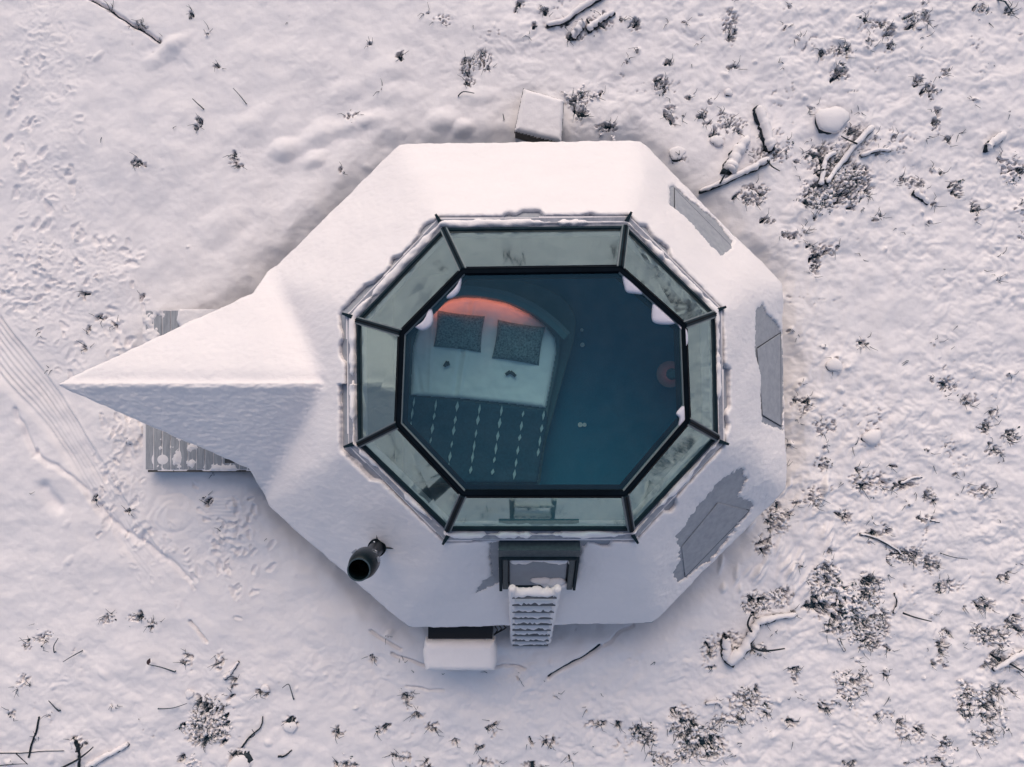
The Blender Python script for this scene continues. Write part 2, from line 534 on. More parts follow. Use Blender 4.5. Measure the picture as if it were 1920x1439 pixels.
# groomed ski track, lower left
rc = curve_pts([(-60, 500), (0, 590), (100, 722), (200, 880), (262, 985), (330, 1070)])
lc = curve_pts([(-60, 640), (0, 712), (90, 812), (165, 925), (235, 1035), (300, 1110)])
band = [gp(*p) for p in rc] + [gp(*p) for p in lc[::-1]]
bd = poly_sd([(p.x, p.y) for p in band], GX, GY)
SNOW -= 0.03 * sstep(-0.06, 0.06, bd) * sstep(1090, 940, PYg)
for k in range(8):
    t = (k + 0.3) / 8
    ln = [gp(a[0] * (1 - t) + b[0] * t, a[1] * (1 - t) + b[1] * t) for a, b in zip(rc, lc)]
    q = len(ln)
    fw = [float(1 - sstep(0.70, 1.05, i / q)) * (0.8 + 0.2 * math.sin(i * 0.6 + k)) for i in range(q)]
    st_line(ln, 0.019, -0.016 if k % 3 else -0.025, wts=fw)
    st_line([Vector((p.x + 0.035, p.y + 0.02)) for p in ln], 0.02, 0.015, wts=fw)
st_line([gp(*p) for p in curve_pts([(30, 770), (70, 850), (140, 900), (205, 975), (300, 1040), (360, 1090)])], 0.035, -0.045, wob=0.05)
for p in [(68, 850), (185, 950), (178, 925)]:
    c = gp(*p); st_pit(c.x, c.y, 0.09, 0.05, 0.03, 1.0, 1.0)
st_line([gp(*p) for p in curve_pts([(85, 915), (95, 935), (110, 950)])], 0.09, -0.07)
# round scrape and raked strips in front of the lower eave
for r_, a0, a1 in ((22, 1.9, 5.4), (33, 0.2, 4.6), (45, 2.4, 6.0)):
    st_line([gp(325 + r_ * 1.05 * math.cos(a), 968 + r_ * 0.95 * math.sin(a)) for a in np.linspace(a0, a1, 24)], 0.030, -0.008, wob=0.06)
for k in range(7):
    st_line([gp(385, 935 + k * 7), gp(445, 932 + k * 7)], 0.014, -0.010, wob=0.02)
# footprints and trodden snow
def foot(px, py, ang=None, s=1.0, d=0.06):
    c = gp(px, py); a = rng.uniform(0, 3.14) if ang is None else ang
    st_lump(c.x, c.y, 0.24 * s, 0.17 * s, 0.016, a, 2.0)
    st_pit(c.x, c.y, 0.15 * s, 0.075 * s, d * 0.8, a, 1.1)
for (px, py) in [(25, 190), (46, 232), (58, 232), (33, 300), (45, 318), (82, 285), (48, 110), (45, 150), (130, 320), (137, 350), (30, 360), (35, 435), (140, 430), (150, 440), (66, 420), (84, 425), (15, 265), (90, 390)]:
    foot(px, py, 1.3 + rng.uniform(-.4, .4), 0.8, 0.045)
for k in range(70):
    px = rng.gauss(70, 55); py = rng.uniform(40, 560)
    if px > 190 or px < -40: continue
    foot(px, py, None, rng.uniform(0.35, 0.8), rng.uniform(0.012, 0.03))
for k in range(110):
    px = rng.uniform(10, 275); py = rng.uniform(440, 715)
    if px < (py - 590) * 0.75 + 25: continue
    foot(px, py, None, rng.uniform(0.3, 0.8), rng.uniform(0.015, 0.05))
for k in range(60):
    px = rng.gauss(232, 26); py = rng.uniform(770, 1010)
    foot(px, py, 1.5 + rng.uniform(-.5, .5), rng.uniform(0.35, 0.8), rng.uniform(0.015, 0.05))
for k in range(60):
    px = rng.gauss(430, 45); py = rng.gauss(1030, 50)
    foot(px, py, None, rng.uniform(0.3, 0.75), rng.uniform(0.02, 0.055))
for k in range(25):
    foot(rng.gauss(300, 40), rng.gauss(1060, 35), None, rng.uniform(0.25, 0.5), 0.02)
# drifted humps beside the upper left eave
for (px, py, rx, ry, h, a) in [(535, 280, .22, .15, .10, .4), (600, 250, .30, .16, .09, .5), (660, 235, .25, .14, .08, .3), (590, 300, .18, .1, .06, .6), (700, 225, .2, .12, .06, .2),
                             (830, 225, .22, .14, .07, .1), (870, 240, .16, .1, .07, .4), (750, 180, .3, .15, .05, .1), (650, 170, .3, .15, .05, .2), (720, 130, .35, .2, .05, .2), (480, 225, .3, .16, .05, .5),
                             (310, 100, .35, .12, .05, .6), (330, 80, .25, .1, .04, .5), (220, 270, .2, .5, .05, -.2), (900, 180, .25, .12, .04, .2), (420, 420, .4, .2, .04, .7), (350, 380, .4, .2, .03, .8)]:
    c = gp(px, py); st_lump(c.x, c.y, rx * 1.35, ry * 1.35, h * 0.8, a, 1.8)
# cracks in the bank below the house
for pts, w_, d_ in [([(1030, 1272), (1060, 1250), (1095, 1232), (1125, 1212)], .022, -.22), ([(735, 1222), (780, 1240), (835, 1252), (925, 1252), (945, 1246), (985, 1252)], .012, -.10),
                    ([(696, 1178), (725, 1200), (755, 1215)], .012, -.08), ([(760, 1285), (790, 1292), (830, 1295)], .010, -.05), ([(355, 1165), (370, 1180), (388, 1205)], .014, -.10),
                    ([(1132, 1210), (1160, 1190), (1190, 1175)], .012, -.08), ([(165, -5), (205, 18), (245, 45), (300, 78)], .018, -.13)]:
    st_line([gp(*p) for p in curve_pts(pts, 6)], w_, d_, wob=0.03)

# clusters of heath that push through the snow: px, py, rx, ry, number, darkness
CL = [(1528, 365, 30, 28, 46, 1.0), (1580, 360, 45, 32, 44, .8), (1560, 305, 45, 40, 36, .8), (1610, 345, 32, 35, 26, .7), (1545, 290, 30, 20, 14, .8), (1600, 260, 35, 28, 16, .3),
      (1413, 365, 28, 20, 16, .9), (1440, 290, 45, 28, 20, .5), (1370, 235, 30, 22, 10, .5), (1368, 50, 16, 36, 14, .8), (1757, 235, 9, 18, 8, 1.0), (1780, 258, 9, 7, 4, .8),
      (1795, 355, 14, 18, 10, .7), (1830, 390, 9, 18, 7, .6), (1900, 318, 26, 22, 18, .6), (1710, 340, 28, 12, 10, .5), (1528, 490, 11, 26, 12, 1.0), (1485, 442, 22, 8, 8, .9), (1545, 470, 26, 14, 8, .5),
      (1640, 412, 12, 5, 4, .6), (1436, 415, 16, 7, 5, .7), (1708, 38, 13, 17, 10, 1.0), (1735, 32, 12, 12, 7, .9), (1645, 48, 18, 9, 8, .8), (1665, 58, 15, 12, 7, .4), (1842, 14, 14, 9, 8, 1.0), (1890, 20, 8, 8, 4, .6),
      (1573, 98, 24, 12, 12, .8), (1542, 103, 8, 10, 4, .8), (1573, 140, 20, 14, 12, .7), (1722, 149, 10, 9, 6, 1.0), (1742, 168, 13, 11, 9, .7), (1773, 135, 10, 9, 5, .7), (1665, 92, 10, 9, 4, .5),
      (1780, 720, 20, 14, 9, .9), (1820, 750, 16, 12, 8, .5), (1865, 777, 12, 9, 6, .6), (1850, 803, 12, 14, 8, 1.0), (1895, 820, 18, 14, 9, .9), (1865, 848, 18, 12, 8, .6), (1618, 645, 12, 9, 4, .5),
      (1630, 905, 40, 24, 22, .8), (1700, 912, 26, 10, 9, .7), (1742, 930, 12, 15, 5, 1.0), (1585, 970, 14, 12, 6, .6), (1740, 975, 20, 8, 7, .8), (1840, 920, 30, 18, 12, .4), (1640, 1002, 32, 9, 10, .8), (1700, 1040, 34, 16, 20, .8),
      (1745, 1060, 20, 20, 12, .6), (1455, 975, 26, 30, 12, .8), (1430, 1020, 22, 22, 8, .6), (1520, 930, 25, 22, 8, .5), (1540, 870, 20, 16, 5, .5), (1500, 760, 24, 18, 8, .5), (1545, 800, 30, 20, 8, .4),
      (1545, 1090, 34, 34, 38, .8), (1590, 1130, 36, 34, 46, .9), (1630, 1105, 28, 34, 30, .7), (1540, 1140, 26, 24, 26, .9), (1620, 1185, 30, 24, 28, .9), (1655, 1170, 18, 30, 18, .6), (1570, 1180, 30, 14, 18, .6), (1640, 1210, 26, 14, 12, .5),
      (1420, 1130, 34, 22, 26, .8), (1470, 1120, 20, 26, 14, .6), (1360, 1200, 34, 20, 14, .6), (1405, 1220, 20, 14, 10, 1.0), (1330, 1215, 18, 26, 10, .6), (1780, 1100, 30, 12, 14, .7), (1880, 1083, 12, 6, 5, 1.0),
      (1590, 1290, 24, 26, 24, .8), (1620, 1275, 20, 20, 10, .4), (1490, 1270, 8, 16, 5, .9), (1400, 1315, 32, 24, 20, .7), (1370, 1350, 30, 16, 14, .6), (1480, 1355, 22, 10, 7, .6), (1440, 1320, 18, 14, 6, .5), (1545, 1325, 18, 12, 6, .7),
      (1770, 1205, 10, 26, 12, .8), (1760, 1240, 12, 8, 6, .7), (1860, 1195, 36, 20, 30, .8), (1880, 1240, 34, 16, 14, .8), (1845, 1135, 26, 14, 12, .6), (1900, 1170, 18, 16, 12, .7), (1810, 1310, 20, 30, 18, .9), (1850, 1330, 26, 30, 28, .9),
      (1870, 1300, 22, 14, 12, .8), (1845, 1380, 24, 20, 20, .7), (1690, 1370, 12, 20, 8, .9), (1765, 1400, 9, 16, 8, 1.0), (1740, 1425, 22, 10, 10, 1.0), (1720, 1370, 16, 22, 8, .5), (1650, 1340, 20, 10, 5, .5), (1595, 1436, 10, 6, 4, .7),
      (1330, 1400, 34, 30, 26, .9), (1280, 1350, 28, 30, 34, .9), (1300, 1395, 26, 34, 34, .9), (1210, 1380, 26, 22, 18, .8), (1200, 1365, 16, 10, 8, .9), (1250, 1425, 28, 14, 16, .8), (1030, 1390, 18, 12, 8, .7), (1115, 1358, 20, 8, 7, .8), (1160, 1360, 6, 10, 4, .7),
      (390, 1340, 34, 34, 50, .8), (410, 1370, 26, 22, 30, .9), (370, 1375, 24, 24, 24, .7), (450, 1420, 18, 16, 8, 1.0), (495, 1295, 9, 12, 6, 1.0), (545, 1353, 14, 10, 7, 1.0), (440, 1278, 8, 8, 4, .9), (412, 1240, 8, 22, 5, .7), (355, 1240, 10, 8, 5, .6),
      (340, 1425, 10, 6, 3, 1.0), (255, 1160, 18, 7, 9, .8), (285, 1170, 10, 10, 5, .4), (200, 1160, 14, 12, 5, .4), (80, 1195, 22, 12, 7, .5), (45, 1275, 14, 14, 6, .5), (50, 1212, 10, 8, 4, .5), (148, 1392, 12, 14, 6, .9), (25, 1335, 8, 6, 3, .5),
      (720, 1365, 10, 8, 5, .9), (765, 1310, 12, 20, 9, .7), (785, 1340, 12, 8, 5, .7), (810, 1362, 14, 9, 6, .7), (760, 1420, 18, 10, 8, .8), (655, 1435, 18, 10, 8, .8), (800, 1436, 12, 6, 6, .9), (635, 1375, 14, 8, 5, .7), (900, 1400, 8, 8, 4, .8), (915, 1430, 20, 8, 7, .8), (990, 1436, 14, 5, 4, .9), (925, 1375, 10, 10, 5, .4),
      (700, 1235, 8, 10, 3, .5), (850, 1395, 6, 5, 3, .9), (878, 125, 14, 20, 9, .6), (908, 112, 14, 22, 9, .6), (880, 155, 12, 10, 5, .5), (830, 40, 20, 12, 7, .4), (975, 8, 8, 8, 5, .8), (1015, 20, 10, 8, 5, .8), (1040, 48, 32, 6, 7, .8), (1120, 45, 32, 16, 13, .7), (1080, 70, 20, 10, 6, .6), (1190, 50, 14, 12, 5, .5),
      (1080, 190, 22, 18, 20, .7), (1090, 215, 18, 12, 10, .5), (1140, 240, 30, 8, 9, .6), (1240, 160, 15, 13, 12, .9), (1250, 118, 8, 6, 4, .6), (1262, 205, 13, 9, 5, .7), (1262, 228, 10, 10, 5, .6), (1318, 214, 9, 8, 5, .7), (1352, 216, 9, 8, 5, .6), (1330, 233, 7, 5, 3, .7), (1290, 185, 8, 5, 3, .5), (1366, 128, 6, 4, 2, .7),
      (1345, 260, 12, 8, 5, .5), (1268, 300, 14, 6, 4, .9), (750, 105, 9, 9, 5, .5), (695, 82, 5, 5, 3, .6), (656, 220, 13, 10, 6, .5), (440, 303, 10, 12, 7, .8), (265, 310, 16, 4, 6, 1.0), (372, 228, 7, 8, 4, .9), (388, 66, 5, 5, 2, .8), (403, 123, 5, 3, 2, .7), (360, 30, 6, 6, 2, .5), (300, 78, 6, 5, 2, .7), (262, 52, 20, 8, 5, .6), (205, 18, 8, 4, 2, .8), (640, 320, 5, 8, 2, .6),
      (155, 555, 8, 8, 3, .9), (268, 557, 4, 4, 1, 1.0), (165, 615, 6, 6, 2, .5), (215, 605, 5, 4, 2, 1.0), (190, 595, 10, 6, 3, .8), (158, 655, 10, 10, 2, .3), (600, 1000, 10, 6, 2, .4), (390, 940, 14, 10, 4, .6), (235, 960, 5, 5, 2, .6), (180, 935, 6, 4, 2, .7)]
pit_spots = []
# puffy snow with creases between the puffs; in the clusters the creases open down to the dark heath
mask = np.zeros(GX.shape)
for (px, py, rx, ry, n, dk) in CL:
    c = gp(px, py); sx, sy = rx * 0.82 * CAM_H / FPX, ry * 0.82 * CAM_H / FPX
    w = window(c.x, c.y, max(sx, sy) * 3)
    dens = min(1.0, 0.45 + 0.55 * n * 130.0 / (rx * ry * 3.0 + 200.0)) * (0.55 + 0.45 * dk)
    mask[w] = np.maximum(mask[w], dens * np.exp(-((GX[w] - c.x) / sx) ** 2 - ((GY[w] - c.y) / sy) ** 2))
warpx = GX + 0.10 * fbm(GX * 2.2, GY * 2.2, 140, 2) + 0.035 * fbm(GX * 9, GY * 9, 143, 2)
warpy = GY + 0.10 * fbm(GX * 2.2, GY * 2.2, 146, 2) + 0.035 * fbm(GX * 9, GY * 9, 149, 2)
n1 = pn(warpx * 3.2, warpy * 3.9, 152); n2 = pn(warpx * 7.5, warpy * 8.5, 153); n3 = pn(warpx * 15, warpy * 16, 154)
patchy = np.clip(0.42 + 1.7 * fbm(GX * 0.9, GY * 0.9, 155, 3), 0, 1)
rel = 0.66 * np.clip(rough * (0.22 + 0.78 * patchy) + 0.18 * sstep(0, 0.6, out_d) * patchy, 0, 1) * sstep(0.06, 0.35, out_d) * (1 - sstep(-0.15, 0.0, bd))
SNOW += rel * (0.075 * np.abs(n1) ** 0.8 + 0.055 * np.abs(n2) ** 0.8 + 0.02 * np.abs(n3) - 0.035)
m2 = mask * (0.75 + 0.5 * pn(GX * 3, GY * 3, 156))
SNOW += np.clip(m2, 0, 1) * (0.05 * np.abs(n2) ** 0.6 + 0.055 * np.abs(n3) ** 0.6 - 0.02)
n4 = n3 + 0.55 * pn(warpx * 31, warpy * 31, 157)
wc = 0.34 * np.clip(m2, 0, 1) ** 1.2
crease = np.clip((wc - np.abs(n4)) / 0.06, 0, 1) * (m2 > 0.12)
SNOW -= 0.15 * crease
# stray dark creases away from the clusters
stray = np.clip(fbm(GX * 1.7, GY * 1.7, 158, 3) * 1.6 - 0.30, 0, 1) * rel
cr2 = np.clip((0.085 * stray - np.abs(n2 + 0.25 * n3)) / 0.03, 0, 1)
SNOW -= 0.13 * cr2
for (px, py, rx, ry, n, dk) in CL:
    for k in range(int(n * 0.26) + 1):
        x = rng.gauss(px, rx * 0.62); y = rng.gauss(py, ry * 0.62)
        c = gp(x, y); a = rng.uniform(0, 3.14)
        if rng.random() < 0.30 + 0.6 * dk:
            L = rng.uniform(0.02, 0.07) * (0.7 + 0.6 * dk); W = rng.uniform(0.010, 0.026) * (0.6 + 0.75 * dk)
            st_pit(c.x, c.y, L, W, rng.uniform(0.10, 0.19), a, 3.0)
        pit_spots.append((c.x, c.y, 0.04))
# trampled snow on the path at the left
tr = np.clip(np.exp(-((PXg - 70) / 75) ** 2) * sstep(640, 500, PYg) * 0.7 + sstep(270, 200, PXg) * sstep(430, 500, PYg) * sstep(730, 690, PYg) + np.exp(-((PXg - 235) / 32) ** 2) * sstep(760, 800, PYg) * sstep(1030, 960, PYg) + np.exp(-((PXg - 430) / 62) ** 2 - ((PYg - 1030) / 58) ** 2), 0, 1) * (1 - sstep(-0.12, 0.0, bd))
SNOW += tr * (0.4 + 0.6 * patchy) * (0.026 * np.abs(n2) + 0.018 * np.abs(n3) + 0.008 * pn(GX * 24, GY * 24, 160) - 0.015)
# scattered humps and small gaps
for k in range(560):
    px = rng.uniform(-60, 1980); py = rng.uniform(-60, 1500)
    c = gp(px, py)
    w = window(c.x, c.y, STEP * 1.2)
    rr = float(rough[w].mean()) if rough[w].size else 0.3
    if rng.random() > 0.16 + 0.84 * rr: continue
    oD = float(out_d[w].mean()) if rough[w].size else 9
    if oD < 0.15: continue
    if bd[w].size and float(bd[w].mean()) > -0.12: continue
    a = rng.uniform(0, 3.14); s = rng.uniform(0.02, 0.07)
    st_lump(c.x, c.y, s * rng.uniform(1, 2.2), s, rng.uniform(0.012, 0.05) * (0.5 + 0.5 * rr), a)
    if rng.random() < 0.15 + 0.30 * rr:
        st_pit(c.x + rng.uniform(-.03, 0), c.y + rng.uniform(-.04, 0), rng.uniform(0.012, 0.045), rng.uniform(0.006, 0.014), 0.14, a, 3.0)
        pit_spots.append((c.x, c.y, 0.03))
# long slid folds on the bank right of the house
for k in range(70):
    px = rng.uniform(1350, 1560); py = rng.uniform(900, 1130)
    c = gp(px, py)
    st_lump(c.x, c.y, rng.uniform(.08, .2), rng.uniform(.03, .06), rng.uniform(.02, .05), R(rng.uniform(50, 85)))

# the wider land rises gently so that it closes the view
far = np.sqrt(GX ** 2 + GY ** 2)
SNOW += 0.00004 * np.clip(far - 12, 0, 200) ** 2.2
inner = house_sd < 0.55
tracks = sstep(-0.06, 0.06, bd)
under_deck = poly_sd([(-5.0, 0.95), (-3.2, 0.95), (-3.2, -1.12), (-5.0, -1.12)], GX, GY) > -0.02
SNOW = np.where(under_deck, np.minimum(SNOW, 0.02), SNOW)
snow_o = grid_obj('snow_field', GX, GY, SNOW, inner, M_snow)
snow_o['kind'] = 'structure'; snow_o['label'] = 'lumpy white snow covering the ground around the house'

sx_ = axis(-7.6, 7.6, 0.08, 160.0); sy_ = axis(-5.8, 5.8, 0.08, 160.0)
SX, SY = np.meshgrid(sx_, sy_)
fx = np.clip(np.searchsorted(gx, SX), 0, len(gx) - 1); fy = np.clip(np.searchsorted(gy, SY), 0, len(gy) - 1)
soil_z = soft_base[fy, fx] - 0.075 + 0.00004 * np.clip(np.sqrt(SX ** 2 + SY ** 2) - 12, 0, 200) ** 2.2 + 0.012 * pn(SX * 8, SY * 8, 40)
soil_z = np.minimum(soil_z, 0.05 + soil_z * 0.5)
soil = grid_obj('ground', SX, SY, soil_z - 0.02, np.ones(SX.shape, bool), M_soil)
soil['kind'] = 'structure'; soil['label'] = 'dark heath soil showing through gaps in the snow'

def snow_z(x, y):
    i = min(max(int(np.searchsorted(gx, x)), 0), len(gx) - 1); j = min(max(int(np.searchsorted(gy, y)), 0), len(gy) - 1)
    return float(SNOW[j, i])
def base_z(x, y):
    i = min(max(int(np.searchsorted(gx, x)), 0), len(gx) - 1); j = min(max(int(np.searchsorted(gy, y)), 0), len(gy) - 1)
    return float(soft_base[j, i])
#--HOUSE--
# ------------------------------------------------------------------ the house
house = empty('glass_igloo_house', (0.2, 0.0, 0.0))
tag(house, 'eight-sided snow-covered glass igloo house with pointed porch roof and black flue', 'house')

def inset(poly, d):
    """clockwise polygon moved inwards by d (plan only)"""
    n = len(poly); out = []
    for i in range(n):
        a0, n0 = edge_in(poly, (i - 1) % n); a1, n1 = edge_in(poly, i)
        # intersection of the two shifted lines
        c0 = n0.x * a0.x + n0.y * a0.y + d; c1 = n1.x * a1.x + n1.y * a1.y + d
        det = n0.x * n1.y - n0.y * n1.x
        x = (c0 * n1.y - c1 * n0.y) / det; y = (n0.x * c1 - n1.x * c0) / det
        out.append(Vector((x, y, poly[i].z)))
    return out
def at_z(poly, z): return [Vector((p.x, p.y, z)) for p in poly]

# walls under the eaves, inner floor
BO = 0.32                # floor level above the snow
Wo = inset(E, 0.30); Wi = inset(E, 0.42)
for i in range(8):
    j = (i + 1) % 8
    m = MB(); m.prism([Vector((p.x, p.y, 1.02)) for p in (Wo[i], Wo[j], Wi[j], Wi[i])], [Vector((p.x, p.y, -0.25)) for p in (Wo[i], Wo[j], Wi[j], Wi[i])])
    m.build('wall', M_wall, house)
    Wl = inset(E, 0.44)
    m = MB(); m.prism([Vector((p.x, p.y, 1.02)) for p in (Wi[i] * 0.999, Wi[j] * 0.999, Wl[j], Wl[i])], [Vector((p.x, p.y, 0.3)) for p in (Wi[i] * 0.999, Wi[j] * 0.999, Wl[j], Wl[i])])
    m.build('wall_bounce_lining', M_bounce, house)  # white lining added to bounce more light into the room
    q = [Vector((p.x, p.y, p.z - 0.104)) for p in (Wi[i], Wi[j], I[j], I[i])]
    for z_, k_ in ((0, i), (1, j)): q[z_].z = float(zroof(np.array(q[z_].x), np.array(q[z_].y))) - 0.11
    m = MB(); m.prism(q, [p - Vector((0, 0, 0.02)) for p in q]); m.build('ceiling_bounce_lining', M_bounce, house)  # unseen white ceiling sheet, added for the same bounce light
m = MB(); fl = inset(E, 0.43)
m.prism(at_z(fl, 0.22 + BO), at_z(fl, 0.10 + BO)); m.build('floor', M_floor, house)
m = MB(); m.box((Wo[6].x - 0.03, -0.05, 0.55), (0.05, 0.9, 0.9)); dr = m.build('door', M_frame2, house)
m = MB(); m.box((Wo[6].x - 0.075, 0.28, 0.55), (0.04, 0.03, 0.14)); m.build('handle', M_steel, dr)

# roof sheets, one for each side, with thickness
for i in range(8):
    j = (i + 1) % 8
    q = []
    for p in (E[i], E[j], I[j], I[i]):
        q.append(Vector((p.x, p.y, p.z)))
    # trim the low edge a little so that the snow overhangs it
    m = MB(); m.prism(q, [p - Vector((0, 0, 0.10)) for p in q]); m.build('roof_sheet', M_metal, house)
# porch roof boards
def pz(p): return float(zporch(np.array(p.x), np.array(p.y)))
for s, (K, C) in (('n', (PK1, PC1)), ('s', (PK2, PC2))):
    top = [Vector((PT.x + 0.03, PT.y, RIDGE_Z - 0.002)), Vector((PV.x, 0.0, RIDGE_Z)), Vector((C.x + 0.02, C.y, pz(C))), Vector((K.x + 0.02, K.y * 0.99, pz(K)))]
    if s == 's': top = top[::-1]
    m = MB(); m.prism(top, [p - Vector((0, 0, 0.07)) for p in top]); m.build('porch_roof', M_wall, house)
for y in (0.78, -0.92):
    m = MB(); m.box((-3.45, y, 0.7), (0.1, 0.1, 1.3)); m.build('porch_post', M_wood, house)

# raised roof panels that show where the snow slid off
PANELS = [[(1347, 941), (1407, 957), (1284, 1084), (1276, 1027)], [(1419, 652), (1464, 623), (1465, 801), (1430, 781)], [(1264, 352), (1388, 478), (1350, 482), (1264, 390)]]
for pl in PANELS:
    c = sum((Vector(p) for p in pl), Vector((0, 0))) / 4
    def grow(k): return [tuple(c + (Vector(p) - c) * k) for p in pl]
    m = MB(); a = [roofP(x, y, 0.006) for x, y in grow(1.0)]; m.prism(a, [p - Vector((0, 0, 0.02)) for p in a]); sm = m.build('panel_seam', M_seam, house)
    m = MB(); a = [roofP(x, y, 0.030) for x, y in [tuple(c + (Vector(p) - c) * (1 - 2.6 / (Vector(p) - c).length)) for p in pl]]; m.prism(a, [p - Vector((0, 0, 0.026)) for p in a]); bevel(m.build('roof_panel', M_metal, house), 0.006)

# curb under the glazing
Co = inset(I, 0.015); Ci = inset(I, 0.15)
for i in range(8):
    j = (i + 1) % 8
    m = MB(); m.prism([Vector((p.x, p.y, Z_CURB)) for p in (Co[i], Co[j], Ci[j], Ci[i])], [Vector((p.x, p.y, Z_IN - 0.25)) for p in (Co[i], Co[j], Ci[j], Ci[i])])
    m.build('curb_flashing', M_flash, house)
# corner flashings that stick out past the curb
for i in range(8):
    d = (I[i] - Vector((0.27, 0.0, 0))); d.z = 0; d.normalize()
    c = I[i] + d * 0.02
    n = Vector((-d.y, d.x, 0))
    m = MB(); z0 = 2.40
    top = [c - n * 0.022 - d * 0.09, c + n * 0.022 - d * 0.09, c + n * 0.012 + d * 0.02, c - n * 0.012 + d * 0.02]
    m.prism([Vector((p.x, p.y, 2.452)) for p in top], [Vector((p.x, p.y, 2.2)) for p in top]); m.build('corner_flashing', M_frame2, house)

# glazing: side panes, sloping mullions, rails, top pane
def plane_off(i, k):
    """outward normal of side pane i"""
    a, b, c = G[i], G[(i + 1) % 8], T[i]
    n = (b - a).cross(c - a); n.normalize()
    if n.z < 0: n = -n
    return n * k
for i in range(8):
    j = (i + 1) % 8
    q = [G[i], G[j], T[j], T[i]]
    n = plane_off(i, 0.012)
    m = MB(); m.prism([p - n * 0.2 for p in q], [p - n * 1.2 for p in q]); 
    m.f = [m.f[0]]
    m.build('glass_pane', M_glass_side, house)
    # bottom rail, lies along the foot of the pane
    up = ((T[i] + T[j]) / 2 - (G[i] + G[j]) / 2).normalized()
    e = (G[j] - G[i]).normalized()
    def bar(name, A, B, wup0, wup1, h0, h1, mat, ex0=0.0, ex1=0.0):
        A = A + e * ex0; B = B - e * ex1
        nn = plane_off(i, 1.0)
        t = [A + up * wup0 + nn * h1, B + up * wup0 + nn * h1, B + up * wup1 + nn * h1, A + up * wup1 + nn * h1]
        b = [A + up * wup0 + nn * h0, B + up * wup0 + nn * h0, B + up * wup1 + nn * h0, A + up * wup1 + nn * h0]
        mm = MB(); mm.prism(t, b); return mm.build(name, mat, house)
    bar('bottom_rail', G[i], G[j], -0.02, 0.028, -0.02, 0.018, M_frame2)
    tl = bar('top_rail', T[i], T[j], -0.030, 0.012, -0.03, 0.022, M_frame, 0.0, 0.0)
    bar('rail_edge', T[i], T[j], -0.040, -0.0305, -0.02, 0.012, M_alu, 0.03, 0.03)
for i in range(8):
    A, B = G[i], T[i]
    ax = (B - A).normalized()
    nrm = (plane_off(i, 1) + plane_off((i - 1) % 8, 1)).normalized()
    sd_ = ax.cross(nrm).normalized(); nrm = sd_.cross(ax).normalized()
    def mbar(name, w0, w1, h0, h1, mat):
        a0 = A - ax * 0.02; b0 = B + ax * 0.01
        t = [a0 + sd_ * w0 + nrm * h1, a0 + sd_ * w1 + nrm * h1, b0 + sd_ * w1 + nrm * h1, b0 + sd_ * w0 + nrm * h1]
        bt = [a0 + sd_ * w0 + nrm * h0, a0 + sd_ * w1 + nrm * h0, b0 + sd_ * w1 + nrm * h0, b0 + sd_ * w0 + nrm * h0]
        mm = MB(); mm.prism(t, bt); return mm.build(name, mat, house)
    mbar('mullion', -0.026, 0.026, -0.03, 0.028, M_frame2)
    mbar('mullion_edge', -0.040, -0.0265, -0.025, 0.018, M_alu)
    mbar('mullion_edge', 0.0265, 0.040, -0.025, 0.018, M_alu)
    mbar('mullion_seal', -0.008, 0.008, 0.0285, 0.034, M_frame)
# top frame ring with an inner lip, and the roof pane
T0 = inset(T, -0.002); T1 = inset(T, 0.036); T2 = inset(T, 0.046); T3 = inset(T, 0.085)
for i in range(8):
    j = (i + 1) % 8
    m = MB(); m.prism([Vector((p.x, p.y, Z_TOP + 0.035)) for p in (T0[i], T0[j], T1[j], T1[i])], [Vector((p.x, p.y, Z_TOP - 0.05)) for p in (T0[i], T0[j], T1[j], T1[i])])
    m.build('ring_beam', M_frame, house)
    m = MB(); m.prism([Vector((p.x, p.y, Z_TOP + 0.020)) for p in (T1[i], T1[j], T2[j], T2[i])], [Vector((p.x, p.y, Z_TOP - 0.045)) for p in (T1[i], T1[j], T2[j], T2[i])])
    m.build('ring_edge', M_alu if i not in (0, 4) else M_frame, house)
    k_ = 0.045 if i in (0, 4) else 0.0
    m = MB(); m.prism([Vector((p.x, p.y, Z_TOP - 0.03)) for p in (T2[i], T2[j], T3[j], T3[i])], [Vector((p.x, p.y, Z_TOP - 0.09)) for p in (T2[i], T2[j], T3[j], T3[i])])
    m.build('ring_seal', M_frame, house)
m = MB(); m.add([Vector((p.x, p.y, Z_TOP - 0.012)) for p in T2], [tuple(range(8))]); m.build('roof_pane', M_glass_top, house)

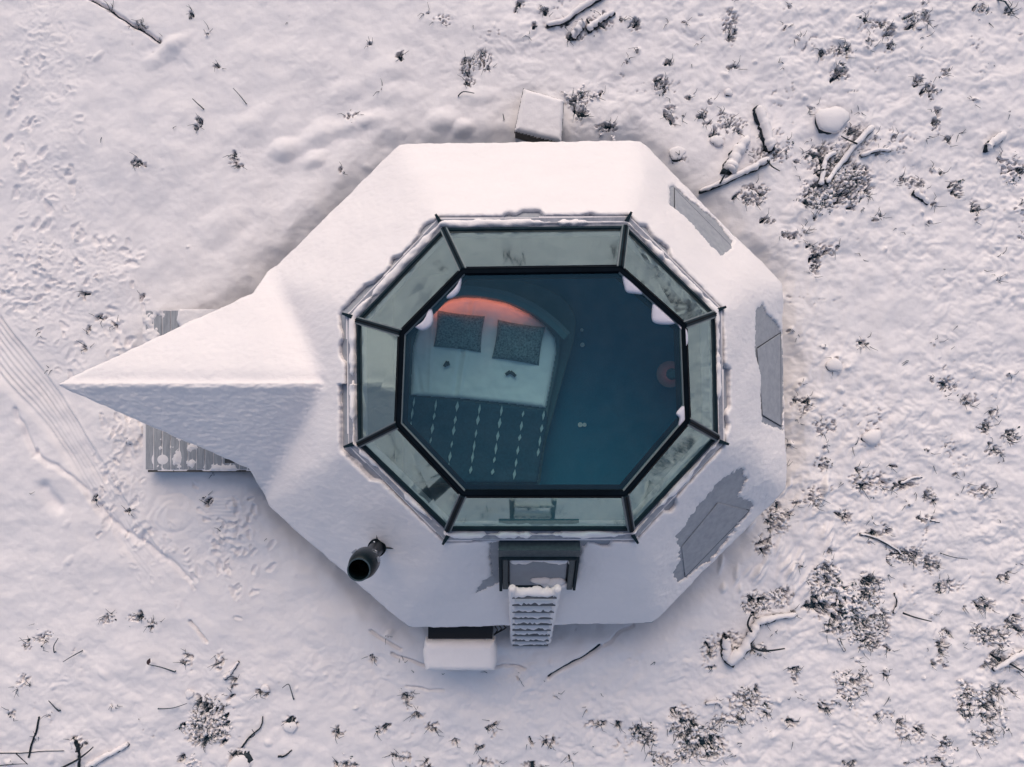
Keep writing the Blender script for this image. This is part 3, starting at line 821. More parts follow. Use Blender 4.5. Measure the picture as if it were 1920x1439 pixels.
# thin snow left on the roof pane at its corners
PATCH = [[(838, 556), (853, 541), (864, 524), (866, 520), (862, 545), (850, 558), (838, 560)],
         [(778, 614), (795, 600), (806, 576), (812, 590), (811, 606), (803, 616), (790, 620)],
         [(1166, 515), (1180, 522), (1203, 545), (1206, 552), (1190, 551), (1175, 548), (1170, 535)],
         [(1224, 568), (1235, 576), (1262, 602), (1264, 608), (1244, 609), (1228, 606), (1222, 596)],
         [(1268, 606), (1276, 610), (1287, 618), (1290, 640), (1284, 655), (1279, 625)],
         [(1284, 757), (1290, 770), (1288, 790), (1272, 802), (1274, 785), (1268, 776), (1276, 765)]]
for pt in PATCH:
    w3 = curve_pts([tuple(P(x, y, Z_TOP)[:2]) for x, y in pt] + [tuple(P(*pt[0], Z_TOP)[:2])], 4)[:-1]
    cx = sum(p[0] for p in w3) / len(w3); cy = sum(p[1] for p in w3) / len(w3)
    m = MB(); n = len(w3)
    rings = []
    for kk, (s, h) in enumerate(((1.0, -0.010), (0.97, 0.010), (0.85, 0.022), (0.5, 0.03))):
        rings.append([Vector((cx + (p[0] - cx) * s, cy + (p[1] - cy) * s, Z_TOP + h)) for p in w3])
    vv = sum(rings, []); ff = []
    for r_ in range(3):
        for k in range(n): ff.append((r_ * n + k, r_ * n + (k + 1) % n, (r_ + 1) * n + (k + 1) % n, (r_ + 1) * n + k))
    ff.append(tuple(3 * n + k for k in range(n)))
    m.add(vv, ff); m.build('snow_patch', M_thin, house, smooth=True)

# snow on the roof -------------------------------------------------------------
HOLES = [([(1256, 352), (1264, 349), (1300, 380), (1342, 412), (1373, 452), (1368, 464), (1352, 475), (1325, 448), (1290, 408), (1258, 384)], 0.010),
         ([(1419, 582), (1430, 571), (1440, 590), (1455, 605), (1466, 625), (1470, 700), (1468, 806), (1445, 798), (1430, 792), (1428, 700), (1417, 655)], 0.012),
         ([(1391, 877), (1399, 898), (1385, 932), (1404, 940), (1412, 950), (1330, 1052), (1272, 1092), (1264, 1075), (1278, 1050), (1272, 1005), (1310, 952), (1348, 905)], 0.020),
         ([(918, 1018), (936, 1018), (937, 1092), (915, 1103), (893, 1112), (905, 1092), (924, 1082)], 0.012),
         ([(1074, 1018), (1090, 1018), (1086, 1050), (1078, 1092), (1070, 1092)], 0.010),
         ([(938, 1012), (1088, 1012), (1076, 1094), (940, 1096)], 0.0)]
RST = 0.0125
rx_ = np.arange(-5.2, 3.75, RST); ry_ = np.arange(-3.35, 3.4, RST)
RX, RY = np.meshgrid(rx_, ry_)
Ew = [(v.x, v.y) for v in E]
wig = 0.016 * fbm(RX * 3.0, RY * 3.0, 21, 3) 
dE = poly_sd(Ew, RX, RY)
dP = poly_sd([(v.x, v.y) for v in PORCH], RX, RY)
dU = np.maximum(dE, dP) 
# round the outer corners of the octagon a little
zr = zroof_soft(RX, RY)
zp = zporch(RX, RY)
k_s = 0.13
zmain = np.where(dE > -0.05, zr, -9)
zpor = np.where(dP > -0.05, zp, -9)
hsm = np.clip(0.5 + 0.5 * (zmain - zpor) / k_s, 0, 1)
zbase = np.where((zmain > -5) & (zpor > -5), zmain * hsm + zpor * (1 - hsm) + k_s * hsm * (1 - hsm), np.maximum(zmain, zpor))
por_w = sstep(-0.05, 0.45, zpor - np.maximum(zmain, 0.3))
dI = -poly_sd([(v.x, v.y) for v in I], RX, RY)
angI = np.arctan2(RY, RX - 0.27)
bare = 0.5 + 1.3 * pn(angI * 2.6, angI * 0 + 3.3, 50) + 0.8 * pn(angI * 8, angI * 0 + 8.1, 51)
gap = 0.006 + 0.085 * sstep(0.45, 0.8, bare) + 0.010 * pn(RX * 18, RY * 18, 52)
d = np.minimum(dU, dI - gap)
hol = np.full(RX.shape, 9.0)
for hp, jag in HOLES:
    w3 = [tuple(roofP(x, y, 0.03)[:2]) for x, y in hp]
    hd = -poly_sd(w3, RX, RY)
    if jag > 0: hd = hd + jag * 1.9 * fbm(RX * 10, RY * 10, 60, 4, 0.75)
    d = np.minimum(d, hd); hol = np.minimum(hol, hd)
Tk = 0.10 + 0.015 * fbm(RX * 1.2, RY * 1.2, 70, 3) + 0.05 * por_w
# thinner around the hatch and the ladder, streaky
south = sstep(-1.5, -2.1, RY) * np.exp(-((RX - 0.3) / 0.9) ** 2)
Tk = (Tk + 0.035 * fbm(RX * 0.8, RY * 0.8, 72, 2)) * (1 - 0.55 * south) * (0.38 + 0.62 * sstep(0.0, 0.40, hol))
rd = 0.06
prof = np.sqrt(np.clip(1 - (1 - np.clip(d / rd, 0, 1)) ** 2, 0, 1))
lump = 0.014 * fbm(RX * 3.0, RY * 3.0, 80, 3) + 0.005 * fbm(RX * 14, RY * 22, 83, 3)
crust = np.where((zpor > zmain) & (RY < 0), 1.0, 0.0)
lump = lump + crust * 0.013 * fbm(RX * 9, RY * 26, 86, 4, 0.7) 
# rounded, slightly overhanging ridge of the porch
RYw = RY + 0.022 * fbm(RX * 1.7, RX * 0 + 2.2, 88, 3)
ridge = np.exp(-((RYw - 0.02) / 0.10) ** 2) * sstep(0.0, 0.15, zpor - zmain + 0.1)
cornice = np.where(dP > -0.05, (0.035 + 0.02 * fbm(RX * 4, RX * 0 + 1.1, 89, 2)) * np.exp(-((RYw + 0.035) / 0.05) ** 2) * sstep(PT.x, PT.x + 0.5, RX) * sstep(-2.1, -2.3, RX), 0)
Z = zbase + prof * (Tk + lump) - (1 - prof) * 0.012 - prof * 0.055 * ridge + cornice * prof
Z = np.where(d <= 0, zbase - 0.03, Z)
# pull the rim vertices onto the eave line
ddy, ddx = np.gradient(dU, RST)
gl_ = np.sqrt(ddx ** 2 + ddy ** 2) + 1e-9
rim = (dU < 0) & (dU > -1.6 * RST)
off = np.where(rim, -dU + wig * 0.0, 0)
RX2 = RX + off * ddx / gl_; RY2 = RY + off * ddy / gl_
zlow = np.where(dE >= dP, np.where(dE > -0.05, zroof(RX2, RY2), 0), zporch(RX2, RY2))
Z = np.where(rim, zlow - 0.03, Z)
wob = np.where(np.abs(dU) < 0.03, 1.0, 0.0)
RX2 = RX2 + wob * 0.016 * fbm(RX * 4, RY * 4, 90, 4); RY2 = RY2 + wob * 0.016 * fbm(RX * 5, RY * 5, 93, 3)
msk = (dU > -1.6 * RST) & (d > -0.035) & (dI > -0.01)
rs = grid_obj('roof_snow', RX2, RY2, Z, msk, M_crust, house, origin=tuple(house.location))
rs['label'] = 'smooth white snow blanket on the sloping roof'

# ridge of snow on the curb round the glazing
dC = np.minimum(poly_sd([(v.x, v.y) for v in inset(I, 0.022)], RX, RY), -poly_sd([(v.x, v.y) for v in inset(I, 0.114)], RX, RY))
cn = 0.5 + 1.2 * pn(angI * 5.3, angI * 0 + 1.3, 55) + 0.6 * pn(angI * 17, angI * 0 + 5.1, 56)
wd = dC - 0.034 * sstep(0.35, 0.85, cn) - 0.014 * fbm(RX * 6, RY * 6, 57, 3)
pr = np.sqrt(np.clip(1 - (1 - np.clip(wd / 0.045, 0, 1)) ** 2, 0, 1))
ZC = Z_CURB - 0.02 + pr * (0.06 + 0.05 * fbm(RX * 5, RY * 5, 58, 2))
cs = grid_obj('curb_snow', RX, RY, ZC, dC > -0.03, M_snow, house, origin=tuple(house.location))
cs['label'] = 'narrow uneven ridge of snow round the glazing'

# roof hatch on the lower slope ------------------------------------------------
h0 = roofP(1011, 1016); h1 = roofP(1007, 1092)
hv = (h0 - h1); hl = hv.length; hv.normalize(); hu = Vector((1, 0, 0)); hu = (hu - hv * hu.dot(hv)).normalized(); hn = hu.cross(hv).normalized()
if hn.z < 0: hn = -hn
HM = Matrix.Translation(h1) @ Matrix((hu, hv, hn)).transposed().to_4x4()
HW = 0.44
def hbox(u0, u1, v0, v1, n0, n1, name, mat, bev=0.006, par=None):
    m = MB(); m.box(((u0 + u1) / 2, (v0 + v1) / 2, (n0 + n1) / 2), (u1 - u0, v1 - v0, n1 - n0), HM)
    return bevel(m.build(name, mat, par or house), bev)
hbox(-HW, HW, hl - 0.12, hl + 0.02, -0.05, 0.12, 'hatch_head', M_hatch)
hbox(-HW + .03, HW - .03, hl - 0.165, hl - 0.123, -0.05, 0.135, 'hatch_rail', M_frame2)
hbox(-HW, -HW + 0.035, 0.0, hl - 0.123, -0.05, 0.12, 'hatch_jamb', M_frame2)
hbox(-HW + 0.038, -HW + 0.10, 0.0, hl - 0.168, -0.05, 0.095, 'hatch_jamb', M_hatch)
hbox(HW - 0.10, HW - 0.035, 0.0, hl - 0.168, -0.05, 0.10, 'hatch_jamb', M_hatch)
hbox(HW - 0.032, HW, 0.02, hl - 0.123, -0.05, 0.12, 'hatch_jamb', M_frame2)
hp_ = hbox(-HW + 0.118, HW - 0.118, 0.015, hl - 0.18, -0.05, 0.05, 'hatch_pane', M_blind)
hbox(-HW + 0.103, HW - 0.103, -0.02, 0.012, -0.05, 0.06, 'hatch_sill', M_frame2)
for k, (u, v, ru, rv, hh) in enumerate([(-.22, hl - .25, .10, .06, .05), (-.12, hl - .24, .10, .045, .04), (0.02, hl - .22, .12, .04, .035), (.14, hl - .23, .12, .05, .05), (.24, hl - .28, .09, .08, .05), (-.27, hl - .32, .05, .05, .03),
                                     (.20, .10, .14, .09, .06), (.12, .08, .10, .07, .05), (.27, .06, .10, .06, .05), (.30, .02, .08, .05, .04), (.36, hl - .34, .04, .03, .03), (-.20, hl - .28, .12, .07, .05), (.16, hl - .27, .13, .07, .05), (.05, .14, .12, .07, .05), (-.02, hl - .25, .14, .05, .04)]):
    b = MB(); b.blob((0, 0, 0), ru, rv, hh, rot=rng.uniform(-.3, .3), seed=k, seg=14, rings=5, rough=0.22)
    m = MB(); m.add([HM @ (Vector((u, v, 0.05)) + p) for p in b.v], b.f)
    m.build('hatch_snow', M_snow, house, smooth=True)

# flue --------------------------------------------------------------------------
fb = roofP(712, 1021); fb.z -= 0.03
f_top = 2.78
m = MB(); m.lathe((fb.x, fb.y, 0), [(0.0, fb.z - 0.15), (0.086, fb.z - 0.15), (0.086, fb.z + 0.76)], 36); fp = m.build('flue_pipe', M_flue, house, smooth=True)
m = MB(); m.lathe((fb.x, fb.y, 0), [(0.087, fb.z + 0.16), (0.106, fb.z + 0.16), (0.106, fb.z + 0.22), (0.087, fb.z + 0.22)], 36); m.build('flue_collar', M_flue, house)
zc = fb.z + 0.74
m = MB(); m.lathe((fb.x, fb.y, 0), [(0.087, zc), (0.145, zc + 0.05), (0.152, zc + 0.07), (0.154, zc + 0.22), (0.148, zc + 0.26), (0.116, f_top), (0.108, f_top), (0.104, f_top - 0.03), (0.12, f_top - 0.25), (0.12, f_top - 0.4)], 40)
cw = m.build('flue_cowl', M_flue, house, smooth=True)
m = MB(); m.lathe((fb.x, fb.y, 0), [(0.119, f_top - 0.004), (0.119, f_top + 0.006), (0.107, f_top + 0.006), (0.107, f_top - 0.004)], 40); m.build('cowl_rim', M_hatch, house)
m = MB(); m.lathe((fb.x, fb.y, 0), [(0.121, f_top - 0.38), (0.0, f_top - 0.38)], 32); m.build('flue_throat', M_fluein, house)
m = MB(); m.lathe((fb.x, fb.y, 0), [(0.0, f_top - 0.16), (0.03, f_top - 0.20), (0.042, f_top - 0.26), (0.0, f_top - 0.27)], 24); m.build('flue_deflector', M_flue, house, smooth=True)
for a in (0.3, 2.2, 4.4):
    m = MB(); m.box((0, 0, 0), (0.02, 0.05, 0.05), Matrix.Translation((fb.x + 0.165 * math.cos(a), fb.y + 0.165 * math.sin(a), zc + 0.2)) @ Matrix.Rotation(a, 4, 'Z'))
    m.build('cowl_clip', M_steel, house)
m = MB()
cc = Vector((fb.x + 0.10, fb.y + 0.115, zc + 0.12))
m.tube([cc + Vector((0.035 * math.cos(a) * 0.8, 0.035 * math.cos(a) * -0.4, 0.04 * math.sin(a))) for a in np.linspace(0.4, 5.6, 14)], 0.005, 5); m.build('cowl_hook', M_steel, house)
for (dx, dy) in ((0.01, 0.26), (0.27, -0.0)):
    a = Vector((fb.x + dx * 0.35, fb.y + dy * 0.35, fb.z + 0.21)); b = Vector((fb.x + dx, fb.y + dy, 0)); b.z = float(zroof(np.array(b.x), np.array(b.y))) + 0.06
    m = MB(); m.tube([a, b], 0.008, 6); m.build('flue_stay', M_frame2, house)
m = MB(); m.blob((fb.x + 0.01, fb.y + 0.115, fb.z + 0.42), 0.012, 0.012, 0.012, seed=3); m.build('flue_rivet', M_steel, house)

# ------------------------------------------------------------------ inside: bed and bedding
def px_poly(pts, z): return [P(x, y, z) for x, y in pts]
bed = empty('bed', P(900, 720, 0.22 + BO))
tag(bed, 'bed with rounded head end and orange lit headboard under the glass roof', 'bed')
arc = curve_pts([(772, 640), (778, 610), (800, 578), (835, 556), (868, 547), (905, 549), (950, 558), (1000, 580), (1038, 608), (1062, 632)], 5)
def extr(name, pts, z1, z0, mat, par, bw=0.02, smooth=False):
    m = MB(); m.prism(px_poly(pts, z1), [Vector((p.x, p.y, z0)) for p in px_poly(pts, z1)])
    return bevel(m.build(name, mat, par), bw, 3)
plat = curve_pts([(768, 520), (860, 512), (960, 522), (1040, 548), (1076, 586), (1078, 630), (1062, 690), (1040, 770), (1022, 840), (1012, 915)], 5) + [(740, 915), (735, 560)]
extr('bed_platform', plat, 0.50 + BO, 0.222 + BO, M_bedshelf, bed, 0.03)
mat_pts = [(766, 742), (766, 640)] + arc[2:-2] + [(1052, 640), (1046, 690), (1032, 755), (1024, 800), (1010, 908), (752, 908)]
extr('mattress', mat_pts, 0.68 + BO, 0.505 + BO, M_bedframe, bed, 0.05)
# headboard: a curved band round the head end
m = MB()
ap = [P(x, y, 0.98 + BO) for x, y in arc[10:]]
n = len(ap)
inn = []; outn = []
for k, p in enumerate(ap):
    t = ap[min(k + 1, n - 1)] - ap[max(k - 1, 0)]; t.normalize(); nv = Vector((-t.y, t.x, 0))
    inn.append(p); outn.append(p + nv * 0.07)
vv = []
for k in range(n):
    vv += [Vector((inn[k].x, inn[k].y, 0.98 + BO)), Vector((outn[k].x, outn[k].y, 0.98 + BO)), Vector((outn[k].x, outn[k].y, 0.52 + BO)), Vector((inn[k].x, inn[k].y, 0.52 + BO))]
ff = []
for k in range(n - 1):
    b = 4 * k
    for c in range(4): ff.append((b + c, b + (c + 1) % 4, b + 4 + (c + 1) % 4, b + 4 + c))
ff += [(0, 3, 2, 1), (4 * n - 4, 4 * n - 3, 4 * n - 2, 4 * n - 1)]
m.add(vv, ff); bevel(m.build('headboard', M_bedframe, bed), 0.01)
m = MB()
led = []
for k in range(0, n - 11):
    t = ap[min(k + 1, n - 1)] - ap[max(k - 1, 0)]; t.normalize(); nv = Vector((-t.y, t.x, 0))
    p = inn[k] - nv * 0.014; led.append(Vector((p.x, p.y, 0.90 + BO)))
m.tube(led, 0.010, 6); m.build('light_strip', M_led, bed)
vv = []
for k in range(n):
    t_ = ap[min(k + 1, n - 1)] - ap[max(k - 1, 0)]; t_.normalize(); nv = Vector((-t_.y, t_.x, 0))
    a_ = inn[k] - nv * 0.05; b_ = inn[k] + nv * 0.02
    vv += [Vector((a_.x, a_.y, 1.008 + BO)), Vector((b_.x, b_.y, 1.008 + BO)), Vector((b_.x, b_.y, 0.984 + BO)), Vector((a_.x, a_.y, 0.984 + BO))]
m = MB(); m.add(vv, ff); m.build('headboard_lip', M_bedshelf, bed)

# duvet as a soft sheet with folds
dv = [(768, 742), (772, 650), (786, 606), (815, 575), (845, 560), (870, 556), (905, 558), (950, 567), (995, 588), (1026, 612), (1042, 634), (1044, 660), (1036, 705), (1024, 766), (960, 758), (860, 748)]
dvw = [tuple(P(x, y, 0.78 + BO)[:2]) for x, y in dv]
bx0 = min(p[0] for p in dvw) - .03; bx1 = max(p[0] for p in dvw) + .03; by0 = min(p[1] for p in dvw) - .03; by1 = max(p[1] for p in dvw) + .03
DX, DY = np.meshgrid(np.arange(bx0, bx1, 0.012), np.arange(by0, by1, 0.012))
dd = poly_sd(dvw, DX, DY)
u_ = DX * math.cos(R(-9)) + DY * math.sin(R(-9))
fold = 0.022 * fbm(DX * 3, DY * 3, 101, 3) + 0.012 * np.abs(pn(DX * 4 + DY * 1.5, DY * 1.2, 104)) + 0.018 * np.exp(-((u_ + 0.63) / 0.02) ** 2) - 0.022 * np.exp(-((u_ + 0.70) / 0.03) ** 2) + 0.012 * np.exp(-((u_ + 1.02 + DY * 0.12) / 0.02) ** 2) - 0.016 * np.exp(-((u_ + 1.15 + DY * 0.35) / 0.03) ** 2)
DZ = 0.685 + BO + 0.075 * np.sqrt(np.clip(1 - (1 - np.clip(dd / 0.07, 0, 1)) ** 2, 0, 1)) + fold * np.clip(dd / 0.1, 0, 1)
du = grid_obj('duvet', DX, DY, DZ, dd > -0.006, M_cloth, None, origin=tuple(P(900, 660, 0.69 + BO)))
tag(du, 'white duvet spread over the head half of the bed', 'duvet')
# throw at the foot end, dark with rows of raised pale dashes
tw = [(752, 738), (768, 742), (860, 751), (960, 761), (1025, 770), (1028, 790), (1018, 850), (1008, 908), (752, 908)]
tww = [tuple(P(x, y, 0.76 + BO)[:2]) for x, y in tw]
bx0 = min(p[0] for p in tww); bx1 = max(p[0] for p in tww); by0 = min(p[1] for p in tww); by1 = max(p[1] for p in tww)
DX, DY = np.meshgrid(np.arange(bx0, bx1, 0.015), np.arange(by0, by1, 0.015))
dd = poly_sd(tww, DX, DY)
DZ = 0.684 + BO + 0.05 * np.sqrt(np.clip(1 - (1 - np.clip(dd / 0.05, 0, 1)) ** 2, 0, 1)) + 0.006 * fbm(DX * 4, DY * 4, 111, 3)
th = empty('throw_blanket', P(880, 830, 0.69 + BO))
tag(th, 'dark blue throw with rows of pale dashes over the bed foot', 'blanket')
grid_obj('blanket_cloth', DX, DY, DZ, dd > -0.004, M_throw, th, origin=tuple(th.location))
for c_, (x0, y0) in enumerate([(777, 748), (818, 753), (858, 757), (900, 761), (941, 765), (982, 769), (1020, 774)]):
    m = MB()
    nseg = [3, 5, 6, 7, 7, 6, 4][c_]
    for k in range(nseg):
        py = y0 + 6 + k * 23 + rng.uniform(-2, 2); px = x0 - 0.16 * (py - y0) * 0.9
        if py > 895 or px < 760: continue
        L = rng.uniform(6, 11.5); wv = rng.uniform(1.8, 3.4)
        pts = [(px + 1.2, py - L), (px + wv, py), (px - 1.5, py + L), (px - wv, py)]
        tp = [P(x, y, 0.752 + BO) for x, y in pts]
        m.prism(tp, [p - Vector((0, 0, 0.018)) for p in tp])
    if m.v: m.build('dash_row', M_dash, th)

def pillow(cx, cy, w, h, ang, label):
    c = P(cx, cy, 0.80 + BO)
    nx_, ny_ = 26, 22
    vv = []; ff = []
    for side in (1, -1):
        for j in range(ny_ + 1):
            for i in range(nx_ + 1):
                u = -1 + 2 * i / nx_; v = -1 + 2 * j / ny_
                edge = (1 - abs(u) ** 4) * (1 - abs(v) ** 4)
                z = side * 0.085 * edge ** 0.42 * (1 + 0.25 * math.sin(3.1 * u + cx) * math.cos(2.3 * v + cx))
                pin = 1 - 0.05 * (1 - abs(u)) * 0 - 0.06 * (1 - abs(u) ** 2) * abs(v) ** 3 * 0
                x = u * w / 2 * (1 - 0.05 * (1 - v * v) * abs(u)); y = v * h / 2 * (1 - 0.05 * (1 - u * u) * abs(v))
                vv.append(Vector((x, y, z + 0.0)))
    b = (nx_ + 1) * (ny_ + 1)
    for s in (0, 1):
        for j in range(ny_):
            for i in range(nx_):
                a = s * b + j * (nx_ + 1) + i
                q = (a, a + 1, a + nx_ + 2, a + nx_ + 1)
                ff.append(q if s == 0 else q[::-1])
    M = Matrix.Translation(c) @ Matrix.Rotation(ang, 4, 'Z') @ Matrix.Rotation(R(8), 4, 'X')
    m = MB(); m.add([M @ p for p in vv], ff)
    return tag(m.build('pillow', M_pillow, None, smooth=True, origin=c), label, 'pillow', 'grey pillows on the bed')
pillow(861, 622, 0.60, 0.46, R(-7), 'mottled grey square pillow nearest the left glass corner of the bed')
pillow(972, 643, 0.60, 0.49, R(-9), 'mottled grey square pillow on the right side of the bed')
def chev(pts, label):
    m = MB(); z = 0.80 + BO
    p = [P(x, y, z) for x, y in pts]
    for a, b in zip(p[:-1], p[1:]):
        m.tube([a, b], 0.020, 6)
    tag(m.build('chevron_piece', M_dark, None, origin=p[0] - Vector((0, 0, 0.03))), label, 'clip')  # small dark chevron, not identified as any particular object
chev([(948, 703), (957, 697), (967, 706)], 'small dark chevron-shaped piece lying on the white duvet below the right pillow')
chev([(833, 688), (839, 678), (841, 686)], 'small dark lump-shaped piece lying on the white duvet below the left pillow')
lm = empty('ember_lamp', P(1262, 705, 0.22 + BO))
tag(lm, 'dim red lamp on an added small round table by the right-hand glass', 'lamp')
c = P(1256, 702, 0.62 + BO)
m = MB(); m.lathe((c.x, c.y, 0), [(0, 0.60 + BO), (0.17, 0.60 + BO), (0.17, 0.625 + BO), (0, 0.625 + BO)], 28); m.build('added_table_top', M_bedframe, lm)  # table added so that a surface catches the lamp's red glow
m = MB(); m.lathe((c.x, c.y, 0), [(0.03, 0.222 + BO), (0.03, 0.60 + BO)], 12); m.build('added_table_leg', M_dark, lm)
m = MB(); m.lathe((c.x, c.y, 0), [(0.0, 0.80 + BO), (0.05, 0.80 + BO), (0.075, 0.74 + BO), (0.07, 0.74 + BO), (0.045, 0.79 + BO), (0.0, 0.79 + BO)], 24); m.build('lamp_shade', M_bedshelf, lm)
m = MB(); m.lathe((c.x, c.y, 0), [(0.0, 0.77 + BO), (0.022, 0.755 + BO), (0.022, 0.735 + BO), (0.0, 0.72 + BO)], 12); m.build('bulb', M_ember, lm, smooth=True)
m = MB(); m.tube([(c.x + 0.1, c.y + 0.02, 0.626 + BO), (c.x + 0.1, c.y + 0.02, 0.80 + BO), (c.x + 0.02, c.y, 0.81 + BO)], 0.006, 6); m.build('lamp_arm', M_dark, lm)
for (x, y, s, lb) in [(1091, 619, .022, 'upper tiny white coaster on the dark floor beside the bed'), (1092, 647, .028, 'lower tiny white coaster on the dark floor beside the bed'), (1088, 797, .03, 'left small white mark on the dark floor right of the throw'), (1096, 797, .026, 'right small white mark on the dark floor right of the throw')]:
    c = P(x, y, 0.24 + BO); m = MB(); m.lathe((c.x, c.y, 0.222 + BO), [(0, 0.0), (s, 0.0), (s * 1.1, 0.015), (s * 0.7, 0.018), (0, 0.012)], 10)
    tag(m.build('speck', M_white, None, origin=(c.x, c.y, 0.222 + BO)), lb, 'speck', 'tiny white things on the floor')  # tiny pale discs of no known kind

#--OUTSIDE--
# ------------------------------------------------------------------ deck under the porch
deck = empty('wooden_deck', (-4.2, -0.1, 0.0))
tag(deck, 'grey plank deck under the pointed porch roof with snow on it', 'deck')
DZ0 = 0.20
dA = P(272, 583, DZ0); dB = P(272, 881, DZ0)
x = dA.x; k = 0
while x < -2.95:
    w = 0.118
    m = MB(); dz = rng.uniform(-.004, .004)
    m.box((x + w / 2, (dA.y + dB.y) / 2 + rng.uniform(-.006, .006), DZ0 - 0.02 + dz), (w - 0.009, dA.y - dB.y, 0.04))
    bevel(m.build('plank', M_plank, deck), 0.004, 1)
    x += w; k += 1
for y in (dA.y - 0.1, 0.0, dB.y + 0.1):
    m = MB(); m.box((-4.0, y, DZ0 - 0.11), (2.0, 0.07, 0.13)); m.build('joist', M_wood, deck)
m = MB(); m.box((-4.0, dB.y - 0.02, DZ0 - 0.10), (2.06, 0.03, 0.19)); m.build('fascia', M_wood, deck)
DX, DY = np.meshgrid(np.arange(dA.x - 0.03, -2.95, 0.014), np.arange(dB.y - 0.02, dA.y + 0.02, 0.014))
px_ = 960 + DX * FPX / (CAM_H - DZ0); py_ = 719.5 - DY * FPX / (CAM_H - DZ0)
nz = fbm(DX * 5, DY * 5, 121, 4, 0.6)
cov = 0.55 + nz * 0.9
# left strip and upper right block keep deep snow, a bare strip of boards in between
blk = poly_sd([tuple(P(*p, DZ0)[:2]) for p in [(338, 578), (440, 572), (460, 620), (400, 640), (345, 625), (333, 602)]], DX, DY)
bare_u = np.exp(-(((px_ - 322) / 14) ** 2)) * (py_ < 640)
bare_l = sstep(300, 285, px_) * (py_ > 780) * 1.0
t = 0.014 * np.clip((cov - 0.72 - 0.9 * bare_u - 0.9 * bare_l) * 2.2, -0.4, 1) + 0.018 * (py_ < 650) * np.clip(nz * 2 + 0.5 - 2 * bare_u, 0, 1)
t = t + 0.015 * np.exp(-(((px_ - 305) / 18) ** 2 + ((py_ - 862) / 16) ** 2)) + 0.015 * np.exp(-(((px_ - 334) / 9) ** 2 + ((py_ - 858) / 22) ** 2))
t = np.maximum(t, np.where(blk > 0, 0.10 * np.sqrt(np.clip(1 - (1 - np.clip(blk / 0.06, 0, 1)) ** 2, 0, 1)) + 0.01 * nz, -1))
ds = grid_obj('deck_snow', DX, DY, DZ0 + t - 0.002, np.ones(DX.shape, bool), M_snow, deck, origin=tuple(deck.location))

# ------------------------------------------------------------------ ladder
lad = empty('ladder', P(994, 1203, 0.1))
tag(lad, 'snow-laden ladder leaning on the roof edge below the hatch', 'ladder')
lb0, lb1 = P(961, 1205, 0.10), P(1027, 1205, 0.10)
lt0, lt1 = P(960, 1104, 2.36), P(1045, 1104, 2.36)
for a, b in ((lb0, lt0), (lb1, lt1)):
    dirv = (b - a).normalized()
    m = MB(); m.tube([a, b + dirv * 0.03], 0.030, 8); m.build('rail', M_ladder, lad)
ms = MB()
for a, b in ((lb0, lt0), (lb1, lt1)):
    pts = []
    for k in range(28):
        q = a.lerp(b, 0.03 + 0.99 * k / 27); pts.append(q + Vector((rng.uniform(-.006, .006), 0.0, 0.035)))
    ms.tube(pts, [0.035 + rng.uniform(-.007, .009) for _ in pts], 8)
for k in range(9):
    t = 0.035 + 0.114 * k
    a = lb0.lerp(lt0, t); b = lb1.lerp(lt1, t)
    m = MB(); m.box((0, 0, 0), ((b - a).length, 0.10, 0.03), Matrix.Translation((a + b) / 2 + Vector((0, -0.018, 0)))); m.build('rung', M_ladder, lad)  # rung shifted so its dark edge stands in for a shadow line
    pts = [a.lerp(b, 0.03 + 0.94 * q / 16) + Vector((0, rng.uniform(-.008, .008), 0.035)) for q in range(17)]
    ms.v and None
    vs0 = MB(); vs0.tube(pts, [0.048 + rng.uniform(-.012, .012) for _ in pts], 10)
    yc = (a.y + b.y) / 2
    ms.add([Vector((p.x, yc + 0.012 + (p.y - yc) * 1.1, a.z + 0.03 + (p.z - a.z - 0.035) * 0.8)) for p in vs0.v], vs0.f)
ms.build('ladder_snow', M_snow, lad, smooth=True)

# ------------------------------------------------------------------ heat pump
hpc = P(864, 1222, 0.6)
pump = empty('heat_pump', (hpc.x, hpc.y, 0.0))
tag(pump, 'outdoor heat pump unit under a thick snow cap below the roof edge', 'heat pump')
m = MB(); m.box((hpc.x, hpc.y + 0.04, 0.40), (0.86, 0.34, 0.56)); bevel(m.build('casing', M_pumpcase, pump), 0.02)
m = MB(); m.box((hpc.x, hpc.y + 0.30, 0.42), (0.84, 0.18, 0.58)); m.build('rear_block', M_black, pump)  # plain black block between the casing and the eave
m = MB(); m.lathe((0, 0, 0), [(0.0, 0.0), (0.19, 0.0), (0.20, 0.012), (0.19, 0.02), (0.0, 0.02)], 28)
Mg = Matrix.Translation((hpc.x - 0.12, hpc.y - 0.131, 0.40)) @ Matrix.Rotation(R(90), 4, 'X')
m.v = [Mg @ p for p in m.v]; m.build('fan_grille', M_black, pump)
for sx in (-1, 1):
    m = MB(); m.box((hpc.x + sx * 0.3, hpc.y + 0.1, 0.06), (0.06, 0.4, 0.12)); m.build('foot', M_black, pump)
for k, dx in enumerate((0.0, 0.035, 0.07)):
    a = Vector((hpc.x + 0.43 + dx * 0.5, hpc.y + 0.16, 0.45 - k * 0.04)); b = Vector((hpc.x + 0.40 + dx, hpc.y + 0.48, 0.72))
    pts = [a, a + Vector((0.05 + dx, 0.05, -0.05)), a.lerp(b, 0.55) + Vector((0.05 + dx * 0.9, 0, 0.05)), b]
    m = MB(); m.tube(curve_pts([tuple(p) for p in pts], 6), 0.009, 6); m.build('cable', M_black, pump)
m = MB()
N1, N2 = 60, 30
cap = []
cw_, ch_ = 0.475, 0.205
CX, CY = np.meshgrid(np.linspace(-0.52, 0.52, 106), np.linspace(-0.25, 0.25, 52))
